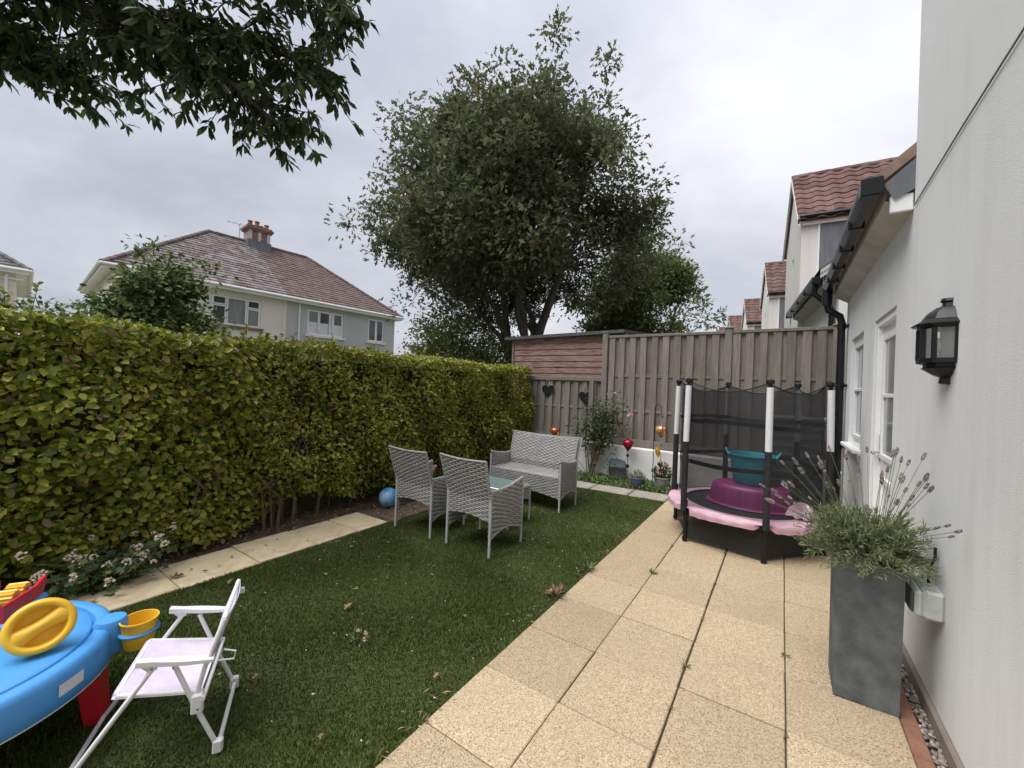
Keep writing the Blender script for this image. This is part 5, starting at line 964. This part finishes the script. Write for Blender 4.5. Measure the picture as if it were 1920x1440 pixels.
hd_ = MB().lathe([(.052, .27), (.058, .285), (.058, .395), (.05, .412), (.001, .416)], 24, (hx0, hy0, 0), cap=(True, False)).build('cup_bracket', m_blue, WT, ang=50)
bx0, by0 = hx0 + .105 * math.cos(R(52)), hy0 + .105 * math.sin(R(52))
MB().tube([(bx0 + .066 * math.cos(2 * PI * i / 28), by0 + .066 * math.sin(2 * PI * i / 28), .345) for i in range(29)], .0075, 8).build('cup_ring', m_blue, hd_)
CUP = thing('toy_cup', 'yellow plastic cup sitting in the blue ring of the play table', 'cup', (-2.605 + bx0, .03 + by0, gz(-2.6) + .275))
MB().lathe([(.05, 0), (.053, .004), (.0605, .07), (.066, .118), (.069, .12), (.069, .125), (.064, .125), (.058, .07), (.05, .008), (.001, .007)], 32, cap=(True, False)).build('cup_shell', m_yellow, CUP, ang=50)
b = MB(); sa, sb_ = R(33), R(44); b.grid(lambda u, v: ((.4792) * math.cos(sa + (sb_ - sa) * u), .4792 * math.sin(sa + (sb_ - sa) * u), .298 + .045 * v), 8, 2); b.build('sticker', m_sticker, WT)
WH = thing('toy_steering_wheel', 'thick yellow toy steering wheel standing on the blue play table', 'toy', (-2.42, .262, gz(-2.6) + .40))
wn_ = (Vector((0, 0, 1.47)) - Vector((-2.44, .25, .43))).normalized(); qm = wn_.to_track_quat('Z', 'Y').to_matrix().to_4x4(); mw = Matrix.Translation((0, 0, .100)) @ qm @ Matrix.Rotation(R(24), 4, 'Z')
MB().lathe([(.001, -.032), (.080, -.032), (.096, -.020), (.101, 0), (.098, .018), (.088, .027), (.076, .024), (.071, .008), (.066, -.014), (.05, -.020), (.001, -.021)], 56, m=mw, cap=(False, False)).build('rim', m_yellow, WH, ang=60)
b = MB(); b.grid(lambda u, v: (-.080 + .160 * u, (-.026 - .026 * (2 * u - 1) ** 2) + (.052 + .052 * (2 * u - 1) ** 2) * v, -.020 + .045 * math.sin(PI * v) ** .40), 20, 10, mw); b.build('spoke', m_yellow, WH)
MB().tube([mw @ Vector((0, 0, -.02)), mw @ Vector((0, -.03, -.09))], .02, 12).build('stem', m_yellow, WH)
TBt = thing('toy_boat', 'red toy boat with yellow cogs at the left end of the play table', 'toy', (-2.90, .21, gz(-2.6) + .394), R(150))
MB().box((-.02, 0, .018), (.30, .17, .035), .012).build('boat_base', m_blue, TBt)
for y in (-.07, .085): MB().add([(-.16, y, .03), (.10, y, .03), (.135, y, .085), (.13, y, .105), (.06, y, .085), (-.16, y, .10), (-.16, y + .014, .03), (.10, y + .014, .03), (.135, y + .014, .085), (.13, y + .014, .105), (.06, y + .014, .085), (-.16, y + .014, .10)], [(0, 1, 2, 3, 4, 5), (11, 10, 9, 8, 7, 6)] + [(i, 6 + i, 6 + (i + 1) % 6, (i + 1) % 6) for i in range(6)]).tube([(-.16, y + .007, .10), (.06, y + .007, .088), (.13, y + .007, .108)], .009, 8).build('boat_side', m_red, TBt, ang=30)
for x in (.01, .085):
    b = MB(); pts = []
    for i in range(24): r = .034 if i % 2 else .027; pts.append((r * math.cos(2 * PI * i / 24), r * math.sin(2 * PI * i / 24)))
    b.prism(pts, -.03, .035, Matrix.Translation((x, .01, .075)) @ Matrix.Rotation(R(90), 4, 'X')); b.build('cog', m_yellow, TBt, ang=30)
MB().tube([(.01, -.07, .075), (.01, .09, .075)], .008, 8).tube([(.085, -.07, .075), (.085, .09, .075)], .008, 8).build('axles', m_blue2, TBt)

KC = thing('folding_child_chair', "small white folding child's chair with lilac seat on the turf", 'chair', (-1.82 - .875 * .195, .675 + .484 * .195, gz(-2.0) + .006), math.atan2(.484, -.875))
r_ = .0088
for s_ in (-1, 1):
    x = s_ * .19
    MB().tube([(x, .205, .405), (x, .32, .235), (x, .47, .01)], r_, 10).build('front_leg', m_white, KC); MB().tube([(x * .97, .15, .385), (x * .97, .075, .19), (x * .97, .0, .012)], r_, 10).build('rear_leg', m_white, KC)
    MB().tube([(x * .93, .085, .225), (x * .93, .05, .37), (x * .93, .005, .50), (x * .90, .0, .52)], r_, 10).build('back_post', m_white, KC); MB().tube([(x * .91, .06, .250), (x * .91, .32, .310)], r_, 10).build('seat_rail', m_white, KC)
    b = MB(); n = 10; vs = []
    for i in range(n + 1):
        u = i / n; y = .025 + .235 * u; z = .378 + .048 * u; wd = .011 + .008 * math.sin(PI * min(1, u * 1.15)) + (.004 if u > .8 else 0); th = .006 + .004 * u
        vs += [(x - wd, y, z + th), (x + wd, y, z + th), (x + wd, y, z - th), (x - wd, y, z - th)]
    b.add(vs, [(4 * i + j, 4 * i + (j + 1) % 4, 4 * i + 4 + (j + 1) % 4, 4 * i + 4 + j) for i in range(n) for j in range(4)] + [(3, 2, 1, 0), tuple(4 * n + j for j in range(4))]); ar = b.build('armrest', m_white, KC, ang=50)
    MB().add([(x - .007, .195, .41), (x - .007, .255, .418), (x - .007, .225, .385), (x - .007, .20, .39), (x + .007, .195, .41), (x + .007, .255, .418), (x + .007, .225, .385), (x + .007, .20, .39)], [(0, 1, 2, 3), (7, 6, 5, 4), (0, 4, 5, 1), (1, 5, 6, 2), (2, 6, 7, 3), (3, 7, 4, 0)]).build('arm_bracket', m_white, ar, smooth=False)
    for (y, z) in ((.215, .398), (.15, .384), (.07, .200)): MB().tube([(x * 1.0 - s_ * .0, y, z), (x + s_ * .012, y, z)], .004, 8).build('rivet', m_steel, KC)
    MB().box((x * .97, .074, .215), (.026, .04, .075), .005, None).build('hinge', m_white, KC); MB().box((x * .97, .002, .022), (.026, .036, .055), .006).build('foot', m_white, KC)
MB().tube([(-.185, .0, .022), (.185, .0, .022)], r_, 10).build('rear_bar', m_white, KC); MB().tube([(-.19, .47, .012), (.19, .47, .012)], r_, 10).build('front_bar', m_white, KC)
for q_ in ([(-.20, .055, .236), (.20, .055, .236)], [(-.172, .0, .519), (.172, .0, .519)], [(-.172, .32, .31), (.172, .32, .31)]): MB().tube(q_, r_, 10).build('cross_tube', m_white, KC)
MB().grid(lambda u, v: ((u - .5) * .366, .062 + .268 * v, .2600 + .0605 * v - .012 * math.sin(PI * u) * math.sin(PI * v) - (.012 if u in (0, 1) else 0)), 14, 12).grid(lambda u, v: ((u - .5) * .346, .330 - .0 * v, .32 - .022 * v), 6, 2).build('seat_fabric', m_fabric, KC)
MB().grid(lambda u, v: ((u - .5) * .335, .058 - .066 * v - .016 * math.sin(PI * u), .325 + .20 * v), 12, 8).build('back_fabric', m_fabric, KC)
MB().tube([(-.175, -.004, .40), (-.178, -.045, .385), (-.178, -.04, .355), (-.175, .015, .36)], .0035, 6).build('strap_loop', m_white, KC); MB().box((.172, -.012, .47), (.016, .03, .03), .005).build('clip', m_white, KC)

# ================================================================== BED PLANTS, POTS, ORNAMENTS
def clump(name, label, cat, loc, rad, n, L, mat, wf=.6, tpl=OVAL, flowers=0, fmat=None, fl=.02, group=None, stems=10, up=.3, seed=0, part='foliage', fz=.6):
    g = np.random.default_rng(seed); t = thing(name, label, cat, loc, 0, group); rad = np.array(rad); d = unit(g.normal(size=(n, 3)) + [0, 0, .35]); d[:, 2] = np.abs(d[:, 2]); rr = g.uniform(.25, 1, n) ** .5; P = d * rad * rr[:, None]
    leaves(part, mat, P, d + g.normal(size=(n, 3)) * .6 + [0, 0, up - .3], g.normal(size=(n, 3)) * .5 + [0, 0, 1], g.uniform(.7, 1.2, n) * L, g.uniform(.7, 1.1, n) * L * wf, tpl, t, 'stuff'); b = MB()
    for i in range(stems):
        q = P[i] * .9; b.tube([(q[0] * .1, q[1] * .1, -.02), (q[0] * .5, q[1] * .5, q[2] * .6), tuple(q)], [.004, .003, .0015], 5)
    if stems: b.build('stems', m_stem, t)
    for i in range(flowers):
        dd = unit(g.normal(size=(1, 3)) + [0, -.3, fz])[0]; dd[2] = abs(dd[2]); c = dd * rad * 1.05; k = 26; e_ = unit(g.normal(size=(k, 3)) + [0, 0, .3]); leaves('flower_head', fmat, c + e_ * fl * .55, e_ + g.normal(size=(k, 3)) * .4, g.normal(size=(k, 3)), np.full(k, fl), np.full(k, fl * .75), OVAL, t)
    return t
# geranium at the front of the hedge
def geranium():
    g = np.random.default_rng(31); t = thing('geranium_plant', 'sprawling plant with cream flower clusters below the hedge', 'plant', (-4.0, .72, gz(-4) - .02)); b = MB(); Ps, Ds, Ns, Ls = [], [], [], []; heads = []
    for i in range(64):
        a = g.uniform(0, 2 * PI); L_ = g.uniform(.16, .46); e_ = np.array([np.cos(a) * L_ * .62 - .02, np.sin(a) * L_ * .95 + .03, g.uniform(.05, .33)]); b.tube([(0, 0, .0), tuple(e_ * [.5, .5, .75]), tuple(e_)], [.004, .003, .002], 5, False); n = 10; u = g.uniform(.25, 1, n); Ps.append(e_ * u[:, None] * [1, 1, .9] + g.normal(size=(n, 3)) * .03 + [0, 0, .02]); Ds.append(g.normal(size=(n, 3)) + [.2, 0, .1]); Ns.append(g.normal(size=(n, 3)) * .45 + [.3, 0, 1]); Ls.append(g.uniform(.035, .075, n))
        if i % 2 == 0: heads.append(e_ + [.02, 0, .05])
    b.build('stems', m_stem, t); P, D_, N_, L_ = map(np.concatenate, (Ps, Ds, Ns, Ls)); P[:, 2] = np.maximum(P[:, 2], .02); leaves('foliage', m_ger, P, D_, N_, L_, L_ * .95, LOBE, t, 'stuff')
    for c in heads:
        k = int(g.integers(14, 30)); e_ = unit(g.normal(size=(k, 3)) + [0, 0, .4]); s_ = g.uniform(.012, .022); leaves('flower_head', m_petal, c + e_ * s_ * .8, e_ + g.normal(size=(k, 3)) * .4, g.normal(size=(k, 3)), np.full(k, s_ * .9), np.full(k, s_ * .75), OVAL, t)
geranium()
def roses():
    g = np.random.default_rng(12); base = np.array([-2.72, 6.50, gz(-2.7) - .03]); t = thing('rose_bush', 'tall leggy rose bush with one pink bloom against the fence', 'plant', tuple(base)); Ps, Ds, Ns, Ls = [], [], [], []; ends = []
    for i in range(17):
        e_ = np.array([g.uniform(-.28, .62), g.uniform(-.12, .14), g.uniform(.75, 1.38)]); e_[2] -= .35 * max(0, abs(e_[0] - .2) - .25); mid = np.array([e_[0] * .35 + g.normal(0, .05), e_[1] * .5, e_[2] * .55]); b = MB().tube([(g.uniform(-.07, .07), g.uniform(-.03, .03), 0), tuple(mid), tuple(e_)], [.011, .007, .003], 6); b.build('cane', m_twig if i % 2 else m_stem, t)
        ends.append(e_); n = 130; u = g.uniform(.42, 1.05, n); P = mid + (e_ - mid) * ((u - .3) / .7)[:, None] + g.normal(size=(n, 3)) * [.10, .06, .085]; Ps.append(P); Ds.append(g.normal(size=(n, 3))); Ns.append(g.normal(size=(n, 3)) * .5 + [0, -.3, 1]); Ls.append(g.uniform(.032, .058, n))
    for e_ in ([-.32, -.05, .42], [-.40, 0, .25], [.34, -.08, .30], [.40, .0, .52]):
        b = MB().tube([(0, 0, 0), tuple(np.array(e_) * .6), tuple(e_)], [.007, .005, .003], 6); b.build('cane', m_twig, t); n = 16; Ps.append(np.array(e_) + g.normal(size=(n, 3)) * .07); Ds.append(g.normal(size=(n, 3))); Ns.append(g.normal(size=(n, 3)) * .5 + [0, -.3, 1]); Ls.append(g.uniform(.03, .05, n))
    P, D_, N_, L_ = map(np.concatenate, (Ps, Ds, Ns, Ls)); P[:, 1] = np.minimum(P[:, 1], .15); leaves('foliage', m_rose_l, P, D_, N_, L_, L_ * .62, OVAL, t, 'stuff')
    for c, s_ in (((.70, -.12, 1.16), .034), ((.42, -.08, 1.50), .018)):
        k = 34; e_ = unit(g.normal(size=(k, 3)) + [0, -.4, .4]); leaves('bloom', m_pinkp if s_ > .03 else m_petal, np.array(c) + e_ * s_ * .5, e_ + g.normal(size=(k, 3)) * .4, g.normal(size=(k, 3)), np.full(k, s_), np.full(k, s_ * .8), OVAL, t)
        MB().tube([(c[0] - .12, c[1] + .06, c[2] - .22), (c[0] - .03, c[1] + .02, c[2] - .1), c], [.004, .003, .002], 5).build('cane', m_stem, t)
roses()
clump('rose_plant', 'small plant with pale pink roses behind the left armchair', 'plant', (-3.88, 3.92, gz(-3.88)), (.16, .16, .42), 170, .045, m_rose_l, .62, OVAL, 6, m_pinkp, .034, seed=5, stems=18)
def cover():
    g = np.random.default_rng(8); n = 5200; x = g.uniform(-3.6, -1.22, n); y = 6.04 + .62 * g.uniform(0, 1, n) ** .8 + .03 * np.sin(x * 9); k = np.sin(x * 7 + 2 * np.sin(y * 9)) + g.normal(0, .5, n) > -.7; x, y = x[k], y[k]; n = len(x); P = np.stack([x, y, SL * x - .02 + g.uniform(0, .07, n)], 1)
    o = leaves('ground_cover', m_cover, P, g.normal(size=(n, 3)) + [0, 0, .2], g.normal(size=(n, 3)) * .4 + [0, -.2, 1], g.uniform(.022, .042, n), g.uniform(.018, .034, n), OVAL); tag(o, 'low leafy ground cover filling the bed below the white wall', 'ground cover', kind='stuff')
cover()
def pot(name, label, cat, loc, prof, mat, n=28):
    t = thing(name, label, cat, loc); MB().lathe(prof, n, cap=(True, False)).build('pot_shell', mat, t, ang=50); r = prof[-2][0] if len(prof) > 2 else .05; return t
PP = pot('flower_pot', 'lilac glazed bowl pot with a small leafy plant on the bed', 'pot', (-1.865, 6.36, gz(-1.87) - .01), [(.065, 0), (.075, .01), (.105, .09), (.112, .125), (.120, .13), (.120, .14), (.108, .14), (.10, .11), (.001, .11)], m_plumpot)
clump('potted_shrub', 'small grey green shrub growing in the lilac pot', 'plant', (-1.865, 6.36, gz(-1.87) + .105), (.13, .11, .13), 260, .034, m_lav, .5, OVAL, seed=21)
PS = pot('stone_pot', 'pale stone pot with dark flowering plant beside the shepherd hook', 'pot', (-1.50, 6.42, gz(-1.5) - .01), [(.085, 0), (.095, .012), (.118, .13), (.125, .165), (.135, .17), (.135, .185), (.12, .185), (.112, .15), (.001, .15)], m_stonepot)
clump('flowering_plant', 'dark leaved plant with pink flowers in the stone pot', 'plant', (-1.50, 6.42, gz(-1.5) + .15), (.15, .13, .24), 380, .045, m_rose_l, .6, OVAL, 6, m_pinkp, .018, seed=22, stems=16)
GO = thing('leaf_ornament', 'amber glass leaf ornament on a stick above the stone pot', 'ornament', (-1.55, 6.47, gz(-1.5) + .15)); MB().tube([(0, 0, 0), (.01, 0, .34)], .004, 6).build('stick', m_blacksteel, GO)
MB().grid(lambda u, v: (-.055 + .02 * math.sin(3 * v) + (u - .5) * .085 * math.sin(PI * min(.98, v * .95 + .04)) - .055 * (v - .5), -.012 + .012 * math.sin(PI * u) + .01 * math.sin(8 * v), .30 + .20 * v), 8, 14).build('leaf_blade', m_gold, GO)
PQ = thing('picture_slate', 'grey painted slate with a white bird leaning on the white wall', 'plaque', (-2.27, 6.60, gz(-2.27) - .02)); q = [(-.155, 0), (.15, 0), (.155, .30), (.13, .355), (.05, .375), (-.09, .372), (-.145, .335)]
t_ = NT('painted_slate'); v_ = t_.coord('Object'); sp_ = t_.n('ShaderNodeSeparateXYZ'); t_.l(v_, sp_.inputs[0]); ad_ = t_.math('ADD', sp_.outputs[2], t_.math('MULTIPLY', t_.noise(v_, 14, 5), .10)); m_pic = t_.fin(t_.ramp(t_.math('MULTIPLY', ad_, 2.2), [(.0, (.07, .07, .075)), (.32, (.10, .085, .075)), (.52, (.03, .045, .045)), (.60, (.05, .065, .07)), (.66, (.20, .23, .25)), (.85, (.12, .16, .19)), (1.0, (.07, .09, .11))]), .6)
b = MB().prism(q, -.012, .012, Matrix.Rotation(R(98), 4, 'X')); pl_ = b.build('slate', m_pic, PQ, smooth=False); MB().add([(.0, -.034, .15), (.045, -.034, .20), (.04, -.040, .245), (.005, -.037, .21), (-.015, -.034, .22)], [(0, 1, 2, 3, 4)]).build('bird', m_petal, pl_, smooth=False)
def balloon(b, c, r, tall=1.25, n=24): b.lathe([(r * .16, -r * tall), (r * .34, -r * .95), (r * .72, -r * .45), (r * .97, .05 * r), (r, r * .3), (r * .88, r * .66), (r * .55, r * .9), (r * .12, r * 1.0), (r * .1, r * 1.08), (.001, r * 1.1)], n, c, wav=.025, nw=12)
RB = thing('balloon_stake', 'ruby glass hot air balloon ornament on a twisted stake by the plaque', 'ornament', (-2.075, 6.50, gz(-2.07) - .02)); b = MB(); balloon(b, (0, 0, .64), .088); b.build('balloon', m_ruby, RB)
MB().tube([(0, 0, -.05), (0, 0, .55)], .0045, 6).lathe([(.001, .425), (.022, .44), (.026, .455), (.022, .47), (.001, .485)], 10).lathe([(.001, .245), (.03, .262), (.034, .28), (.03, .298), (.001, .315)], 10).build('stake', m_blacksteel, RB)
CB = thing('balloon_stake', 'copper glass hot air balloon ornament showing above the sofa back', 'ornament', (-3.50, 6.60, gz(-3.5) - .02)); b = MB(); balloon(b, (0, 0, .735), .088); b.build('balloon', m_copper, CB); MB().tube([(0, 0, -.05), (0, 0, .64)], .0045, 6).build('stake', m_blacksteel, CB)
HK = thing('shepherd_hook', 'thin black shepherd hook standing in the bed against the fence', 'garden hook', (-1.685, 6.58, gz(-1.68) - .04)); MB().tube([(0, 0, -.05), (.0, 0, .6), (.0, 0, 1.26)] + [(.052 - .052 * math.cos(PI * k / 8), 0, 1.26 + .075 * math.sin(PI * k / 8)) for k in range(1, 9)] + [(.108, 0, 1.21), (.112, 0, 1.15), (.125, 0, 1.135)], .006, 8).build('pole', m_blacksteel, HK); MB().lathe([(.001, -.02), (.013, -.008), (.013, .008), (.001, .02)], 10, (.122, 0, 1.14)).build('finial', m_blacksteel, HK)
HB = thing('hanging_balloon', 'rainbow striped glass hot air balloon hanging from the black hook', 'ornament', (-1.575, 6.58, gz(-1.68) - .04)); b = MB(); balloon(b, (0, 0, .915), .088); b.build('balloon', m_rainbow, HB); MB().tube([(0, 0, .80), (0, 0, .70)], .002, 4).box((0, 0, .69), (.03, .03, .03), .004).build('basket', m_twig, HB); MB().tube([(0, 0, 1.0), (0, 0, 1.12)], .0018, 4).build('chain', m_steel, HB)
pot('terracotta_pot', 'small terracotta pot on the white wall at the hedge end', 'pot', (-4.22, 6.745, .491), [(.036, 0), (.04, .004), (.052, .075), (.058, .078), (.060, .10), (.052, .10), (.048, .08), (.001, .08)], m_terra)

# ================================================================== FALLEN LEAVES, WEEDS, LITTER
def litter():
    g = np.random.default_rng(77); n = 4600; x = g.uniform(-5.0, -3.5, n); y = g.uniform(-.6, 5.6, n); k = (x < -4.13) | (y > 2.9) | (g.uniform(0, 1, n) < .03); x, y = x[k], y[k]; n = len(x)
    z = SL * x - .005 + np.where((x > -4.13) & (y < 2.9), .012, 0.0); o = leaves('leaf_litter', m_dry, np.stack([x, y, z + g.uniform(0, .012, n)], 1), g.normal(size=(n, 3)) * [1, 1, .25], g.normal(size=(n, 3)) * .3 + [0, 0, 1], g.uniform(.015, .05, n), g.uniform(.010, .03, n), LOBE); tag(o, 'dry brown leaf litter on the soil under the hedge', 'leaf litter', kind='stuff')
    n = 420; x = -1.275 + g.normal(0, .022, n) - .05 * g.exponential(.5, n); y = 1.0 + 4.6 * g.uniform(0, 1, n); k = np.sin(y * 6.3) + np.sin(y * 15) + g.normal(0, .6, n) > .1; x, y = x[k], y[k]; n = len(x)
    o = leaves('dry_straw', m_chaff2, np.stack([x, y, SL * x + .008 + g.uniform(0, .012, n)], 1), g.normal(size=(n, 3)) * [1, 1, .35], g.normal(size=(n, 3)) * .5 + [0, 0, 1], g.uniform(.015, .055, n), g.uniform(.003, .007, n), RHOMB); tag(o, 'dry straw and crumbs along the edge between turf and patio', 'debris', kind='stuff')
    n = 420; x = g.uniform(-3.5, -1.27, n); y = .5 + 5.1 * g.uniform(0, 1, n) ** .75; z = SL * x + .016; k = g.uniform(0, 1, n) < .35 + .65 * (np.sin(x * 3 + y * 2) > -.2); x, y, z = x[k], y[k], z[k]; n = len(x)
    o = leaves('scattered_chaff', m_chaff, np.stack([x, y, z + g.uniform(0, .008, n)], 1), g.normal(size=(n, 3)) * [1, 1, .3], g.normal(size=(n, 3)) * .5 + [0, 0, 1], g.uniform(.006, .021, n), g.uniform(.003, .009, n), RHOMB); tag(o, 'pale petals and dry scraps scattered over the turf', 'debris', kind='stuff')
litter()
fl_spots = [(-2.35, 1.62, .075, 'on open turf before the armchairs'), (-2.12, .92, .05, "behind the child's chair"), (-3.3, 1.25, .06, 'near the buff edging'), (-2.9, 1.75, .04, 'on the turf between edging slabs and open lawn'), (-1.62, 1.95, .05, 'on the turf before the dried weed rosette'), (-1.75, 2.5, .035, 'on the turf right of the nearer armchair'), (-3.2, 2.2, .04, 'on the turf in front of the left armchair'), (-1.4, 1.45, .04, 'close to the patio edge'), (-2.6, 2.35, .035, 'just behind the nearer armchair'), (-1.55, .95, .04, 'nearest the bottom edge of the lawn'), (-3.75, 1.12, .09, 'curled on the edging slab'), (-3.72, .62, .06, 'on the edging slab'), (-3.05, .95, .035, 'between yellow cup and edging slabs')]
g9 = np.random.default_rng(5)
for i, (x, y, s_, wh) in enumerate(fl_spots):
    b = MB(); a = g9.uniform(0, 6.28); pts = LOBE[0] * [s_, s_ * .75, s_]; pts[:, 2] += .25 * s_ * (np.abs(pts[:, 1]) / (s_ * .4)) ** 2 * .6; b.add([tuple(p) for p in pts], LOBE[1]); o = b.build('fallen_leaf', m_dry, smooth=False, loc=(x, y, gz(x) + (.022 if x > -3.5 else .014))); o.rotation_euler = (g9.uniform(-.2, .2), g9.uniform(-.2, .2), a)
    tag(o, 'dry brown fallen leaf ' + wh, 'leaf', 'fallen leaves')
def weed(label, x, y, r, n, L, mat, zoff=.0, seed=0, name='weed'):
    g = np.random.default_rng(seed); t = thing(name, label, 'weed', (x, y, gz(x) + zoff), 0, 'weeds in the paving'); a = g.uniform(0, 2 * PI, n); d = np.stack([np.cos(a) * g.uniform(.5, 1.6), np.sin(a), g.uniform(.15, 1.9, n)], 1); P = d * [r, r * 2.2, r * .3] * g.uniform(0, .6, n)[:, None]; leaves('blades', mat, P, d, g.normal(size=(n, 3)) * .3 + [0, 0, 1], g.uniform(.5, 1.1, n) * L, g.uniform(.5, 1, n) * L * .22, LANCE, t)
weed('dried weed rosette on the turf edge of the patio', -1.29, 2.55, .03, 30, .09, m_dry, .01, 1); weed('reddish weed on the turf edge beyond the dried rosette', -1.27, 3.08, .03, 34, .07, m_weed, .01, 2)
for i, (x, y, lb) in enumerate(((-.385, 1.98, 'tiny green weed in the wide paving joint, nearest the camera'), (-.385, 2.32, 'second tiny weed along the wide paving joint'), (-.385, 2.86, 'third tiny weed along the wide paving joint'), (-.385, 3.45, 'fourth tiny weed along the wide paving joint'), (-.385, 4.16, 'green weed at the joint under the trampoline front'), (-.831, 3.35, 'grassy weed in the joint between the left patio columns'), (-.83, 4.05, 'weed in the left patio joint beside the trampoline'), (.059, 2.1, 'tiny weed in the right hand patio joint'), (.059, 2.75, 'tiny weed in the right hand joint left of planter'), (.545, 2.9, 'green weed in the gravel behind the planter'))):
    weed(lb, x, y, .010, 9 + (i * 7) % 13, .020 + .0035 * ((i * 5) % 7) if i != 5 else .05, m_weed, -.004, 10 + i)
clump('yellow_flowered_weed', 'small weed with yellow and white dots in the turf', 'weed', (-1.98, 1.42, gz(-1.98)), (.05, .05, .06), 24, .03, m_weed, .3, LANCE, 3, m_petal, .008, seed=41, stems=4)
